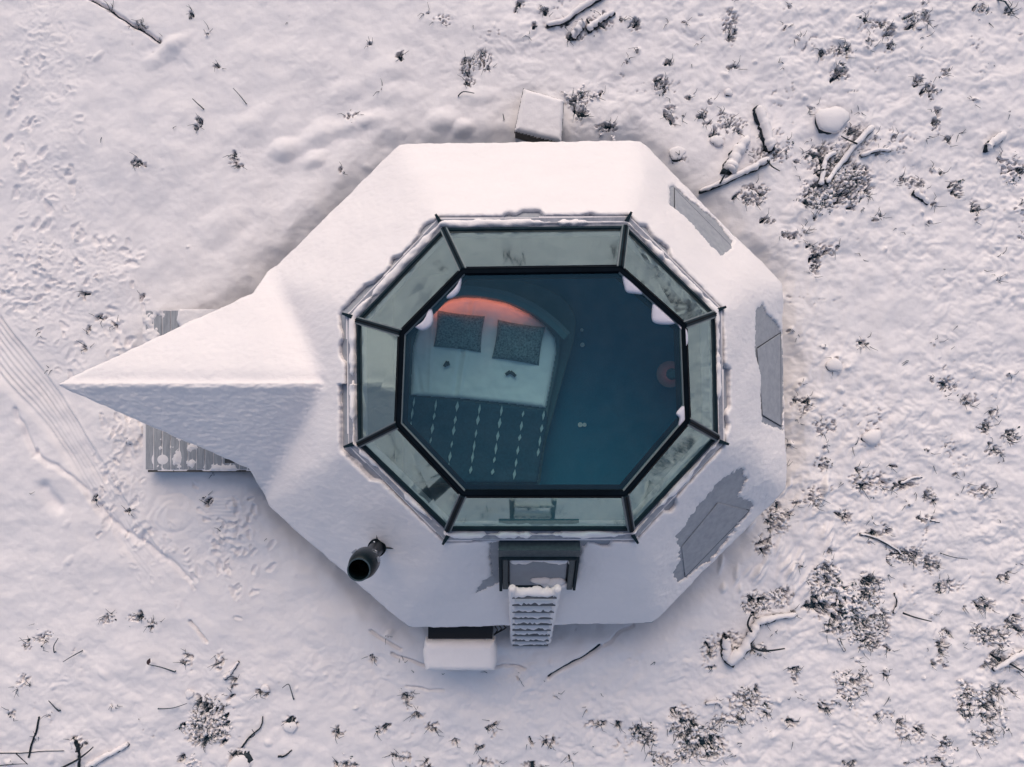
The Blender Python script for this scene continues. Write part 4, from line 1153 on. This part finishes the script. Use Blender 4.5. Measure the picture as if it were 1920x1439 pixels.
cpoly = [(-0.46, 0.205), (0.455, 0.195), (0.475, 0.10), (0.478, -0.10), (0.455, -0.205), (-0.45, -0.205), (-0.475, -0.10), (-0.492, 0.02), (-0.478, 0.12)]
cd = poly_sd(cpoly, CX, CY) + 0.006 * fbm(CX * 12, CY * 12, 130, 3)
CZ = 0.675 + 0.13 * np.sqrt(np.clip(1 - (1 - np.clip(cd / 0.10, 0, 1)) ** 2, 0, 1)) + 0.006 * fbm(CX * 5, CY * 5, 131, 3)
CZ = np.where(cd < 0.004, 0.60, CZ)
so = grid_obj('snow_cap', CX + hpc.x, CY + hpc.y, CZ, cd > -0.008, M_snow, pump, origin=tuple(pump.location))

# ------------------------------------------------------------------ snow-covered box above the house
bq = [P(981, 166, 0.20), P(1058, 189, 0.20), P(1053, 270, 0.20), P(964, 248, 0.20)]
bcn = sum(bq, Vector((0, 0, 0))) / 4
boxo = empty('storage_box', (bcn.x, bcn.y, 0.0))
tag(boxo, 'low box with a slanting snow-covered lid above the upper roof edge', 'box')
m = MB(); top = [bcn + (p - bcn) * 0.96 for p in bq]; m.prism([p + Vector((0, 0, -0.06)) for p in top], [Vector((p.x, p.y, -0.2)) for p in top]); m.build('box_body', M_wood, boxo)
m = MB(); m.prism(bq, [p - Vector((0, 0, 0.045)) for p in bq]); m.build('lid', M_wood, boxo)
bw = [tuple(p[:2]) for p in bq]
CX, CY = np.meshgrid(np.arange(min(p[0] for p in bw) - .04, max(p[0] for p in bw) + .04, 0.012), np.arange(min(p[1] for p in bw) - .04, max(p[1] for p in bw) + .04, 0.012))
cd = poly_sd(bw, CX, CY) + 0.006 * fbm(CX * 8, CY * 8, 135, 3) - 0.004
CZ = 0.19 + 0.08 * np.sqrt(np.clip(1 - (1 - np.clip(cd / 0.07, 0, 1)) ** 2, 0, 1)) + 0.012 * fbm(CX * 4, CY * 4, 136, 3)
grid_obj('lid_snow', CX, CY, CZ, cd > -0.008, M_snow, boxo, origin=tuple(boxo.location))

# ------------------------------------------------------------------ fallen wood, stones, shrubs, twigs
def log(name, pts, r0, r1, label, cat, lift=0.05, snow=0.95, side=(0.25, 0.25), group=None, branches=()):
    ctrl = []
    for k, (px, py) in enumerate(pts):
        p = gp(px, py); p.z = max(base_z(p.x, p.y), -0.06) + lift * 0.45 - 0.01; ctrl.append(tuple(p))
    c = [Vector(p) for p in curve_pts(ctrl, 6)]
    if snow == 0: r0 *= 0.68; r1 *= 0.6
    c = [p + Vector((rng.gauss(0, .10) * r0, rng.gauss(0, .10) * r0, rng.gauss(0, .1) * r0)) for p in c]
    n = len(c)
    root = empty(name, c[0] - Vector((0, 0, lift)))
    tag(root, label, cat, group)
    rad = [r0 + (r1 - r0) * k / (n - 1) for k in range(n)]
    m = MB(); m.tube([p + Vector((rng.uniform(-.2, .2) * rad[k], rng.uniform(-.2, .2) * rad[k], 0)) for k, p in enumerate(c)], rad, 9); m.build('stem', M_bark, root, smooth=True)
    for bpts, br in branches:
        b_ = []
        for q, (px, py) in enumerate(bpts):
            p = gp(px, py); p.z = base_z(p.x, p.y) + lift + 0.02 * q; b_.append(tuple(p))
        bb = [Vector(p) for p in curve_pts(b_, 4)]
        m = MB(); m.tube(bb, [br * (1 - 0.6 * k / len(bb)) for k in range(len(bb))], 6); m.build('side_branch', M_bark, root, smooth=True)
    if snow > 0:
        m = MB()
        cc = [p + Vector((side[0] * rad[k], side[1] * rad[k], rad[k] * 0.75)) + Vector((rng.uniform(-.12, .12), rng.uniform(-.12, .12), 0)) * rad[k] for k, p in enumerate(c)]
        m.tube(cc, [rad[k] * snow * (1.05 + 0.22 * math.sin(k * 1.7 + pts[0][0]) * rng.random() + rng.uniform(-.14, .14)) * (0.5 if k in (0, n - 1) else 1) for k in range(n)], 9); m.build('snow_cap', M_snow, root, smooth=True)
    return root
G_LOG = 'fallen branches in the snow'
log('fallen_branch', [(1310, 361), (1345, 350), (1385, 330), (1412, 318), (1436, 303)], .028, .05, 'long snow-topped branch leaning towards the upper right roof edge', 'branch', .10, .95, (0.05, 0.35), G_LOG,
    [([(1344, 350), (1352, 335), (1358, 325)], .012), ([(1432, 306), (1440, 318), (1455, 327)], .014)])
log('fallen_log', [(1417, 206), (1426, 235), (1435, 265), (1441, 282)], .06, .07, 'straight snowy log lying upright above the long leaning branch', 'log', .06, 1.0, (0.3, 0.1), G_LOG)
log('fallen_log', [(1398, 262), (1380, 285), (1366, 312), (1360, 330)], .05, .09, 'thick snow-buried log slanting left of the straight snowy log', 'log', .02, 1.05, (0.35, 0.25), G_LOG)
log('fallen_branch', [(1365, 1243), (1392, 1215), (1408, 1185), (1422, 1163), (1450, 1158), (1490, 1150)], .075, .035, 'bent snowy branch with a dark hollow beneath, lower right of the house', 'branch', .10, 0.95, (-0.25, 0.3), G_LOG,
    [([(1408, 1185), (1395, 1165), (1400, 1145)], .02), ([(1400, 1205), (1425, 1215), (1465, 1210)], .02)])
log('fallen_log', [(1358, 1195), (1359, 1215), (1362, 1235)], .06, .06, 'short snowy stump piece left of the bent snowy branch', 'log', .05, .95, (0.2, 0.2), G_LOG)
log('fallen_branch', [(1545, 348), (1570, 315), (1600, 275), (1632, 242)], .03, .045, 'snowy branch rising diagonally out of the big dark shrub', 'branch', .09, .95, (0.1, 0.4), G_LOG, [([(1600, 275), (1580, 268), (1568, 262)], .014)])
log('fallen_branch', [(1533, 352), (1540, 322), (1546, 300), (1565, 288)], .035, .03, 'forked snowy branch over the left of the big dark shrub', 'branch', .08, .95, (0.2, 0.3), G_LOG, [([(1540, 322), (1528, 325), (1518, 332)], .014)])
log('fallen_branch', [(1612, 295), (1640, 285), (1668, 284)], .03, .02, 'short pale branch right of the big dark shrub', 'branch', .06, .95, (0.1, 0.3), G_LOG)
log('fallen_branch', [(1025, 50), (1060, 42), (1085, 22), (1120, 0), (1140, -18)], .028, .05, 'snowy branch running out over the top edge of the snow', 'branch', .06, .95, (-0.1, 0.35), G_LOG)
log('tree_root', [(1100, 62), (1118, 48), (1135, 36), (1150, 28)], .05, .03, 'knobbly snow-capped root near the top edge right of the box', 'root', .06, .95, (0.0, 0.35), G_LOG, [([(1118, 48), (1128, 58), (1132, 62)], .025), ([(1108, 55), (1102, 50), (1098, 44)], .02)])
log('fallen_log', [(1072, 72), (1082, 62), (1090, 48)], .05, .06, 'short thick snow-buried log below the root at the top', 'log', .04, 1.0, (0.2, 0.3), G_LOG)
log('fallen_log', [(1714, 360), (1730, 372), (1743, 382)], .04, .025, 'small slanting snowy log in the open upper right snow', 'log', .03, .95, (0.15, 0.35), G_LOG)
log('fallen_log', [(1845, 282), (1858, 270), (1878, 256)], .05, .06, 'curled snowy log near the upper right picture edge', 'log', .05, .95, (0.3, 0.3), G_LOG)
log('fallen_log', [(1608, 37), (1615, 35), (1625, 40)], .02, .012, 'thin dark log end at the top right', 'log', .03, 0, (0, 0), G_LOG)
log('fallen_branch', [(165, 1439), (195, 1420), (225, 1405), (242, 1394)], .045, .025, 'long snow-rolled branch at the lower left bottom edge', 'branch', .03, .95, (0.1, 0.35), G_LOG)
log('fallen_branch', [(55, 1420), (60, 1395), (70, 1370), (74, 1343)], .018, .02, 'upright curved dark branch in the lower left corner', 'branch', .05, 0, (0, 0), G_LOG)
log('fallen_branch', [(142, 1384), (147, 1400), (150, 1420), (148, 1445)], .04, .02, 'forked dark branch at the bottom left edge', 'branch', .05, .7, (-0.5, 0.2), G_LOG,
    [([(118, 1437), (150, 1420), (172, 1404), (184, 1393)], .016), ([(148, 1405), (160, 1395), (163, 1388)], .012)])
log('fallen_branch', [(-10, 1411), (40, 1412), (80, 1408), (125, 1404)], .010, .007, 'thin straight stick crossing the lower left corner', 'branch', .06, 0, (0, 0), G_LOG, [([(0, 1432), (30, 1428), (60, 1425)], .008), ([(35, 1410), (50, 1420), (62, 1426)], .008)])
log('fallen_branch', [(425, 1270), (432, 1262), (440, 1252), (448, 1240)], .035, .014, 'small snow-wrapped branch above the lower left shrub', 'branch', .05, .9, (-0.2, 0.2), G_LOG)
log('fallen_branch', [(455, 1400), (470, 1380), (490, 1362), (494, 1342)], .02, .012, 'curved dark branch right of the lower left shrub', 'branch', .08, 0, (0, 0), G_LOG, [([(470, 1380), (482, 1372), (478, 1360)], .008)])
log('fallen_branch', [(522, 1418), (535, 1416), (548, 1405)], .022, .014, 'short black curved branch near the lower left stone', 'branch', .04, 0, (0, 0), G_LOG)
log('fallen_branch', [(1675, 1150), (1682, 1130), (1678, 1112)], .02, .02, 'upright pale branch right of the lower right thicket', 'branch', .06, .9, (0.2, 0.2), G_LOG, [([(1690, 1148), (1710, 1155), (1740, 1162)], .014)])
log('fallen_branch', [(1860, 1255), (1885, 1240), (1905, 1228), (1925, 1222)], .03, .04, 'curved snowy branch at the right edge below the grey shrub', 'branch', .07, .95, (0.0, 0.35), G_LOG, [([(1885, 1240), (1905, 1252), (1920, 1262)], .015)])
log('fallen_branch', [(1572, 1198), (1578, 1210), (1585, 1222)], .022, .018, 'short dark stick below the lower right thicket', 'branch', .04, .6, (-0.4, 0.2), G_LOG)
log('fallen_branch', [(1322, 1318), (1345, 1315), (1352, 1325)], .022, .02, 'pale snowy branch arching left in the lower right heath', 'branch', .05, .95, (0, 0.3), G_LOG)
log('fallen_branch', [(1612, 1002), (1640, 1008), (1680, 1030), (1690, 1040)], .02, .014, 'frosted twiggy branch leading into the heath right of the house', 'branch', .05, .7, (0, 0.4), G_LOG)
log('fallen_branch', [(1690, 908), (1710, 898), (1730, 895)], .022, .016, 'short frosted branch left of the black gap in the right snow', 'branch', .05, .8, (0, .4), G_LOG)
log('fallen_branch', [(1728, 970), (1745, 976), (1762, 980)], .012, .01, 'thin level twig branch below the black gap in the right snow', 'branch', .04, .6, (0, .5), G_LOG)

def stone(px, py, r, label, h=0.10, shift=(0.012, 0.012), dark=1.0):
    c = gp(px, py); z = base_z(c.x, c.y)
    root = empty('stone', (c.x, c.y, z)); tag(root, label, 'stone', 'snow-capped stones')
    m = MB(); h = h * 0.6
    m.blob((c.x, c.y, z - 0.06), r, r * 0.95, h + 0.06, seed=int(px), seg=14, rings=6, flat=0.3, rough=0.15); m.build('rock', M_rock, root, smooth=True)
    m = MB(); m.blob((c.x + shift[0], c.y + shift[1], z + h * 0.55), r * 1.12, r * 1.0, h * 0.75, seed=int(px), seg=18, rings=6, flat=0.5, rough=0.15); m.build('snow_cap', M_snow, root, smooth=True)
stone(1552, 230, .20, 'large round snow-capped stone with a dark left edge, upper right', .14, (.03, .022))
stone(1628, 822, .115, 'snow-capped stone with black left rim, right of the house', .11, (.035, .018))
stone(1556, 688, .10, 'small snow-capped stone with dark left rim close to the right wall', .07, (.03, .022))
stone(458, 1425, .14, 'dark bare-faced stone at the bottom edge, lower left', .12, (-.06, -.05))
stone(498, 1292, .055, 'small round stone right of the lower left shrub', .06, (.006, .02))
stone(545, 1360, .085, 'black-rimmed stone at the lower left beyond the shrub', .07, (.0, -.022))
stone(1340, 268, .085, 'snow-capped stone with a thin black left edge near the upper right roof', .07, (.02, .006))
stone(1268, 292, .10, 'snow hump stone with dark lower rim by the upper right roof corner', .05, (0, .02))
stone(358, 1302, .06, 'low snowy stone just above left of the lower left shrub', .05, (.0, .02))
stone(1366, 176, .05, 'tiny stone with a dark dot above the straight snowy log', .05, (-.004, .012))
stone(1724, 52, .05, 'tiny snow-capped stone near the top right picture edge', .05, (.0, .014))

def branchy(root, c, n, L, hgt, r, seed, spread=1.0, dirs=None, snow=True, leaf=0, mat=M_twig, up=0.5):
    rr = random.Random(seed)
    m = MB(); ms = MB(); ml = MB()
    for k in range(int(n * 0.7)):
        a = rr.uniform(0, 6.283) if dirs is None else R(rr.choice(dirs) + rr.gauss(0, 16))
        ln = L * rr.uniform(0.45, 1.0)
        p = Vector((c.x + rr.gauss(0, L * 0.14 * spread), c.y + rr.gauss(0, L * 0.14 * spread), c.z - 0.03))
        pts = [p.copy()]; el = rr.uniform(0.15, 1.0) * up
        for s in range(4):
            a += rr.gauss(0, 0.28)
            p = p + Vector((math.cos(a) * ln / 4, math.sin(a) * ln / 4, hgt * el * (0.40, 0.3, 0.15, -0.02)[s]))
            pts.append(p.copy())
            if s in (1, 2, 3) and rr.random() < 0.75:
                a2 = a + rr.choice((-1, 1)) * rr.uniform(0.5, 1.1); l2 = ln * rr.uniform(0.18, 0.4)
                q = p + Vector((math.cos(a2) * l2, math.sin(a2) * l2, rr.uniform(0, 0.05)))
                m.tube([p, (p + q) / 2 + Vector((rr.gauss(0, .008), rr.gauss(0, .008), .01)), q], [r * 0.6, r * 0.5, r * 0.3], 4)
                if snow and rr.random() < 0.5:
                    ms.blob(q.lerp(p, .4) + Vector((0, 0, r)), l2 * .35, r * 2.4, r * 2.2, a2, rr.randrange(999), 7, 3, .4)
                if leaf and rr.random() < leaf:
                    for _ in range(3):
                        z_ = q + Vector((rr.gauss(0, .015), rr.gauss(0, .015), rr.uniform(-.02, .01)))
                        aa = rr.uniform(0, 6.28); s_ = rr.uniform(.010, .022)
                        d1 = Vector((math.cos(aa), math.sin(aa), rr.uniform(-.4, .4))) * s_; d2 = Vector((-math.sin(aa), math.cos(aa), rr.uniform(-.4, .4))) * s_ * .55
                        ml.add([z_ - d1, z_ + d2, z_ + d1, z_ - d2], [(0, 1, 2, 3)])
            if snow and rr.random() < 0.5:
                s_ = rr.uniform(2.4, 4.6)
                ms.blob(p + Vector((rr.gauss(0, .008), rr.gauss(0, .008), r * 1.2)), ln / 4 * rr.uniform(.4, .8), r * s_, r * s_, a, rr.randrange(999), 8, 3, .4)
        m.tube(pts, [r, r * 0.9, r * 0.75, r * 0.55, r * 0.35], 4)
    m.build('stems', mat, root)
    if ms.v: ms.build('snow_clumps', M_snow, root, smooth=True)
    if ml.v: ml.build('leaves', M_leaf, root)

SHRUBS = [  # px, py, stems, length m, height, radius, leaf, dirs, name, label, category
    (1530, 365, 26, .26, .16, .010, .7, None, 'shrub', 'densest dark snow-laden shrub above right of the house', 'shrub'),
    (1578, 352, 24, .34, .16, .010, .6, None, 'shrub', 'spreading dark shrub just right of the densest upper right shrub', 'shrub'),
    (1562, 300, 18, .36, .18, .010, .4, [40, 50, 60, 200], 'shrub', 'straw-tipped shrub under the diagonal snowy branch', 'shrub'),
    (1612, 345, 14, .22, .12, .009, .7, None, 'shrub', 'small dark clump at the right end of the upper right shrubs', 'shrub'),
    (1415, 366, 14, .20, .10, .010, .4, None, 'shrub', 'low dark clump below the end of the long leaning branch', 'shrub'),
    (1462, 285, 12, .24, .12, .007, .2, [35, 45, 55], 'grass_tuft', 'fan of pale stalks right of the straight snowy log', 'grass tuft'),
    (1083, 190, 20, .24, .18, .008, .2, [60, 90, 120, 40, 300], 'shrub', 'frosted shrub beside the right edge of the snow-covered box', 'shrub'),
    (1240, 160, 14, .15, .10, .009, .8, None, 'shrub', 'round dark clump alone above the upper right roof corner', 'shrub'),
    (1528, 490, 12, .16, .10, .010, .5, [80, 100, 270], 'shrub', 'tall narrow dark clump right of the upper right wall', 'shrub'),
    (1722, 150, 10, .10, .08, .009, .8, None, 'shrub', 'small black clump upper right, left of a frosted one', 'shrub'),
    (1742, 168, 14, .12, .08, .007, .4, None, 'shrub', 'small frosted clump right below the small black clump', 'shrub'),
    (1708, 36, 12, .14, .09, .009, .6, None, 'shrub', 'ringed dark clump near the top right edge', 'shrub'),
    (1842, 14, 10, .14, .08, .010, .8, None, 'shrub', 'blackest clump at the very top right edge', 'shrub'),
    (1573, 98, 12, .18, .10, .008, .5, [50, 60, 190], 'shrub', 'bristly clump in the open snow above the large round stone', 'shrub'),
    (1573, 140, 12, .16, .09, .007, .2, None, 'shrub', 'greyish frosted clump directly above the large round stone', 'shrub'),
    (1795, 355, 10, .13, .10, .008, .6, None, 'shrub', 'small upright dark clump in the open snow at right', 'shrub'),
    (1900, 318, 14, .20, .10, .008, .4, None, 'shrub', 'frosted clump above the dotted dark line at the right edge', 'shrub'),
    (1757, 235, 8, .10, .10, .010, .8, [80, 100, 260], 'shrub', 'pair of black sprigs below the frosted clump, upper right', 'shrub'),
    (1790, 715, 12, .16, .09, .008, .5, None, 'shrub', 'ring-shaped dark clump in the snow far right of the house', 'shrub'),
    (1850, 802, 10, .16, .09, .009, .6, None, 'shrub', 'dark clump lower right of the ring-shaped clump', 'shrub'),
    (1898, 820, 10, .16, .09, .009, .6, None, 'shrub', 'dark clump at the right edge level with the lower glass corner', 'shrub'),
    (1640, 905, 22, .26, .12, .007, .3, None, 'shrub', 'wide frosted tangle right of the lower right roof corner', 'shrub'),
    (1702, 1040, 24, .28, .12, .008, .4, None, 'shrub', 'long frosted tangle above the lower right thicket', 'shrub'),
    (1548, 1095, 26, .28, .16, .010, .7, None, 'shrub', 'left upper bush of the lower right thicket', 'shrub'),
    (1592, 1130, 30, .30, .18, .011, .7, None, 'shrub', 'darkest middle bush of the lower right thicket', 'shrub'),
    (1635, 1108, 20, .26, .14, .010, .5, None, 'shrub', 'right upper bush of the lower right thicket', 'shrub'),
    (1618, 1185, 26, .26, .14, .010, .7, None, 'shrub', 'bottom bush of the lower right thicket', 'shrub'),
    (1658, 1175, 22, .20, .14, .007, .1, [100, 110, 280], 'grass_tuft', 'brownish tuft at the right foot of the lower right thicket', 'grass tuft'),
    (1455, 1140, 30, .36, .20, .006, .0, [150, 165, 180, 120], 'grass_tuft', 'arching dark grass tuft behind the bent snowy branch', 'grass tuft'),
    (1405, 1225, 12, .20, .12, .010, .6, [0, 20, 180], 'shrub', 'black sprigs in the hollow under the bent snowy branch', 'shrub'),
    (1345, 1205, 14, .26, .14, .008, .2, [100, 120, 140], 'shrub', 'spiky frosted sprigs left of the bent snowy branch', 'shrub'),
    (1590, 1288, 26, .26, .16, .007, .2, [120, 140, 100, 320], 'shrub', 'brush-like dark shrub alone below the lower right thicket', 'shrub'),
    (1780, 1100, 14, .22, .10, .007, .3, [160, 340], 'shrub', 'flat frosted sprig right of the lower right thicket', 'shrub'),
    (1860, 1195, 30, .30, .16, .007, .3, [150, 160, 170, 340], 'shrub', 'grey sheaf-like shrub near the lower right edge', 'shrub'),
    (1815, 1310, 20, .24, .14, .010, .7, None, 'shrub', 'left half of the snow-bowed shrub near the lower right corner', 'shrub'),
    (1858, 1335, 26, .30, .16, .010, .6, None, 'shrub', 'right half of the snow-bowed shrub near the lower right corner', 'shrub'),
    (1845, 1385, 18, .20, .12, .008, .3, [100, 120, 300], 'shrub', 'bristly foot of the shrubs in the lower right corner', 'shrub'),
    (1762, 1405, 14, .18, .10, .011, .8, None, 'shrub', 'very dark low clump at the bottom right edge', 'shrub'),
    (1772, 1205, 12, .18, .12, .007, .3, [95, 105], 'shrub', 'thin upright dark sprig left of the grey sheaf-like shrub', 'shrub'),
    (1410, 1318, 22, .26, .12, .008, .4, None, 'shrub', 'mixed frosted clump below the bent snowy branch', 'shrub'),
    (1425, 1352, 16, .22, .14, .005, .0, [100, 120, 310], 'grass_tuft', 'stiff pale stalks below the mixed frosted clump', 'grass tuft'),
    (1285, 1352, 28, .26, .18, .008, .4, None, 'shrub', 'twig tangle below the lower right roof corner, upper part', 'shrub'),
    (1305, 1400, 30, .30, .18, .008, .4, None, 'shrub', 'twig tangle at the bottom edge right of centre', 'shrub'),
    (1335, 1385, 22, .36, .20, .006, .0, [110, 135, 160, 290, 310], 'grass_tuft', 'star of thin bare stalks at the bottom right of centre', 'grass tuft'),
    (1212, 1378, 16, .22, .12, .007, .4, None, 'shrub', 'open clump of sprigs left of the bottom twig tangle', 'shrub'),
    (1262, 1322, 9, .30, .08, .005, .0, [170, 180, 160, 350], 'twig', 'thin branching twig lying above the bottom twig tangle', 'twig'),
    (392, 1345, 36, .34, .20, .008, .3, [180, 195, 170, 210, 20, 70], 'shrub', 'large many-stemmed dark shrub at the lower left', 'shrub'),
    (412, 1372, 20, .22, .14, .010, .5, None, 'shrub', 'dark heart of sprigs at the right foot of the lower left shrub', 'shrub'),
    (375, 1400, 14, .34, .16, .007, .0, [60, 240, 250], 'grass_tuft', 'long bare stalks crossing below the lower left shrub', 'grass tuft'),
    (255, 1160, 12, .14, .08, .008, .6, [0, 180, 170], 'shrub', 'small oblong dark clump in the open lower left snow', 'shrub'),
    (200, 1160, 8, .12, .08, .006, .0, [40, 130, 270], 'twig', 'small forked frosted twig left of the oblong dark clump', 'twig'),
    (80, 1198, 12, .22, .10, .006, .0, [20, 160, 200, 340], 'shrub', 'loose twiggy sprigs near the left edge, lower left', 'shrub'),
    (765, 1312, 12, .18, .10, .007, .3, [80, 100, 270], 'shrub', 'narrow dark sprigs below left of the heat pump', 'shrub'),
    (720, 1366, 8, .10, .08, .009, .6, None, 'shrub', 'tiny black clump between the lower left shrub and centre', 'shrub'),
    (655, 1432, 12, .18, .10, .007, .4, [120, 140], 'shrub', 'slanting sprigs at the bottom edge left of centre', 'shrub'),
    (760, 1424, 12, .16, .09, .008, .5, None, 'shrub', 'small frosted clump at the bottom edge left of centre', 'shrub'),
    (880, 122, 12, .18, .14, .007, .1, [100, 110, 120], 'twig', 'left of two upright frosted sprigs above the house', 'twig'),
    (908, 118, 14, .20, .14, .007, .1, [70, 80, 100], 'twig', 'right of two upright frosted sprigs above the house', 'twig'),
    (656, 222, 12, .13, .12, .006, .0, [60, 90, 120], 'grass_tuft', 'little fan-shaped tuft above the upper left roof edge', 'grass tuft'),
    (443, 303, 12, .16, .14, .006, .1, [50, 120, 130, 90], 'grass_tuft', 'dark tuft with a bent stalk in the upper left snow', 'grass tuft'),
    (265, 311, 10, .14, .06, .007, .3, [175, 185, 5], 'twig', 'flat dark sprig lying left of the dark upper left tuft', 'twig'),
    (373, 229, 8, .08, .07, .007, .6, None, 'shrub', 'tiny dark star-shaped sprig in the upper left snow', 'shrub'),
    (1120, 46, 14, .18, .10, .007, .2, None, 'shrub', 'sprigs growing round the knobbly root at the top', 'shrub'),
    (1365, 50, 10, .16, .10, .007, .3, [80, 100, 270], 'shrub', 'snow-bowed sprigs at the top edge right of the root', 'shrub'),
    (1140, 242, 12, .22, .10, .006, .1, [20, 160, 340], 'shrub', 'low frosted sprigs along the upper roof edge right of the box', 'shrub'),
    (1640, 48, 9, .13, .08, .008, .5, [150, 330], 'shrub', 'dark sprigs beside the thin log end at the top right', 'shrub'),
    (1455, 978, 10, .18, .10, .008, .3, [100, 280], 'shrub', 'dark sprigs tucked against the lower right roof corner', 'shrub'),
]
for k, (px, py, n, L, hg, r, lf, dr_, nm, lb, ct) in enumerate(SHRUBS):
    c = gp(px, py); c.z = base_z(c.x, c.y) - 0.04
    root = empty(nm, c); tag(root, lb, ct, 'plants poking through the snow')
    branchy(root, c, n, L, hg, r, 500 + k, dirs=dr_, leaf=lf, snow=True, mat=M_straw if nm == 'grass_tuft' and 'dark' not in lb and 'bare' not in lb else M_twig)

# single stalks
def stalk(name, pts, r, label, leafy=None):
    c = []
    for k, (px, py) in enumerate(pts):
        p = gp(px, py); p.z = base_z(p.x, p.y) + 0.03 + 0.03 * k; c.append(tuple(p))
    c = [Vector(p) for p in curve_pts(c, 5)]
    root = empty(name, (c[0].x, c[0].y, base_z(c[0].x, c[0].y))); tag(root, label, 'twig', 'single stalks in the snow')
    m = MB(); m.tube([c[0] - Vector((0, 0, .06))] + c, [r] * 2 + [r * (1 - .5 * k / len(c)) for k in range(len(c) - 1)], 5); m.build('stem', M_twig, root)
    if leafy:
        q = gp(*leafy); q.z = c[-1].z + 0.01
        d = (Vector((q.x, q.y, 0)) - Vector((c[-1].x, c[-1].y, 0))); d.normalize(); n = Vector((-d.y, d.x, 0))
        l = 0.095; b = c[-1]
        m = MB(); prof = [(0, .004), (.2, .020), (.5, .028), (.8, .016), (1, .001)]
        vv = []; 
        for t, w in prof: vv += [b + d * l * t + n * w + Vector((0, 0, .012)), b + d * l * t - Vector((0, 0, .002)), b + d * l * t - n * w + Vector((0, 0, .012))]
        ff = []
        for s in range(len(prof) - 1):
            for e_ in range(2): ff.append((3 * s + e_, 3 * s + e_ + 1, 3 * s + e_ + 4, 3 * s + e_ + 3))
        m.add(vv, ff); m.build('leaf', M_dead, root)
stalk('twig', [(331, 1257), (308, 1248), (285, 1240)], .009, 'brown stalk carrying one dead leaf in the lower left snow', (291, 1226))
stalk('twig', [(155, 1220), (140, 1228), (127, 1236)], .008, 'short reddish stick in the lower left snow')
stalk('twig', [(113, 1332), (108, 1322), (100, 1308)], .010, 'short thick dark stick standing above the lower left branches')
stalk('twig', [(105, 1222), (107, 1208), (118, 1192)], .008, 'curved stalk right of the loose lower left sprigs')
stalk('twig', [(552, 1310), (548, 1290), (545, 1277), (535, 1283)], .008, 'hooked stalk right of the small round stone')
stalk('twig', [(382, 205), (373, 197), (366, 190)], .009, 'short double stick in the upper left snow')
stalk('twig', [(462, 195), (452, 182), (442, 171)], .007, 'slanting thin stick right of the short double stick')
stalk('twig', [(860, 182), (870, 176), (890, 180)], .009, 'bent twig above the upper roof edge left of the box')
stalk('twig', [(945, 225), (943, 216)], .007, 'tiny stick left of the snow-covered box')
stalk('twig', [(300, 1326), (330, 1322), (358, 1312)], .007, 'long thin stalk left of the lower left shrub')
stalk('twig', [(1765, 1038), (1785, 1044), (1810, 1047)], .007, 'thin level stalk in the right heath')

# the countless small stalks and leaves between the gaps
m = MB(); rr = random.Random(99)
for (x, y, L) in pit_spots:
    z0 = base_z(x, y) - 0.05
    for k in range(rr.choice((2, 3, 3, 4))):
        a = rr.uniform(0, 6.28); l = rr.uniform(.04, .16)
        p = Vector((x + rr.gauss(0, L * .5), y + rr.gauss(0, L * .5), z0))
        q = p + Vector((math.cos(a) * l * .5, math.sin(a) * l * .5, rr.uniform(.06, .11))); s = p + Vector((math.cos(a + .3) * l, math.sin(a + .3) * l, rr.uniform(.07, .13)))
        m.tube([p, q, s], [.005, .004, .002], 3, False)
    for k in range(3):
        z_ = Vector((x + rr.gauss(0, L * .6), y + rr.gauss(0, L * .6), z0 + rr.uniform(.01, .07)))
        aa = rr.uniform(0, 6.28); s_ = rr.uniform(.010, .022)
        d1 = Vector((math.cos(aa), math.sin(aa), rr.uniform(-.5, .5))) * s_; d2 = Vector((-math.sin(aa), math.cos(aa), rr.uniform(-.5, .5))) * s_ * .6
        m.add([z_ - d1, z_ + d2, z_ + d1, z_ - d2], [(0, 1, 2, 3)])
for k in range(420):
    px = rr.uniform(-60, 1980); py = rr.uniform(-40, 1480); c = gp(px, py)
    w = window(c.x, c.y, STEP * 1.2)
    r0 = float(rough[w].mean()) if rough[w].size else .3
    if rr.random() > 0.07 + .8 * r0 or (out_d[w].size and float(out_d[w].mean()) < .25): continue
    if bd[w].size and float(bd[w].mean()) > -0.1: continue
    z0 = snow_z(c.x, c.y)
    for q_ in range(rr.choice((1, 1, 2, 3))):
        a = rr.uniform(0, 6.28); l = rr.uniform(.03, .14)
        p = Vector((c.x + rr.gauss(0, .02), c.y + rr.gauss(0, .02), z0 - .02))
        m.tube([p, p + Vector((math.cos(a) * l * .5, math.sin(a) * l * .5, rr.uniform(.03, .05))), p + Vector((math.cos(a + .15) * l, math.sin(a + .4) * l, rr.uniform(.02, .07)))], [.0055, .0045, .002], 3, False)
for k in range(420):
    a0 = rr.uniform(0, 6.28); d0 = rr.uniform(6.5, 16.0)
    cx, cy = 1.2 * d0 * math.cos(a0), d0 * math.sin(a0)
    if abs(cx) < 7.4 and abs(cy) < 5.6: continue
    if cx < -6 and rr.random() < 0.8: continue
    z0 = base_z(cx, cy)
    for q_ in range(rr.randrange(4, 16)):
        a = rr.uniform(0, 6.28); l = rr.uniform(.1, .45)
        p = Vector((cx + rr.gauss(0, .15), cy + rr.gauss(0, .15), z0 - .05))
        m.tube([p, p + Vector((math.cos(a) * l * .4, math.sin(a) * l * .4, rr.uniform(.1, .25))), p + Vector((math.cos(a + .3) * l, math.sin(a + .3) * l, rr.uniform(.1, .4)))], [.016, .012, .005], 3, False)
hs = m.build('heath_stalks', M_twig)
tag(hs, 'countless small dark stalks and leaves poking through the snow', 'heath', kind='stuff')
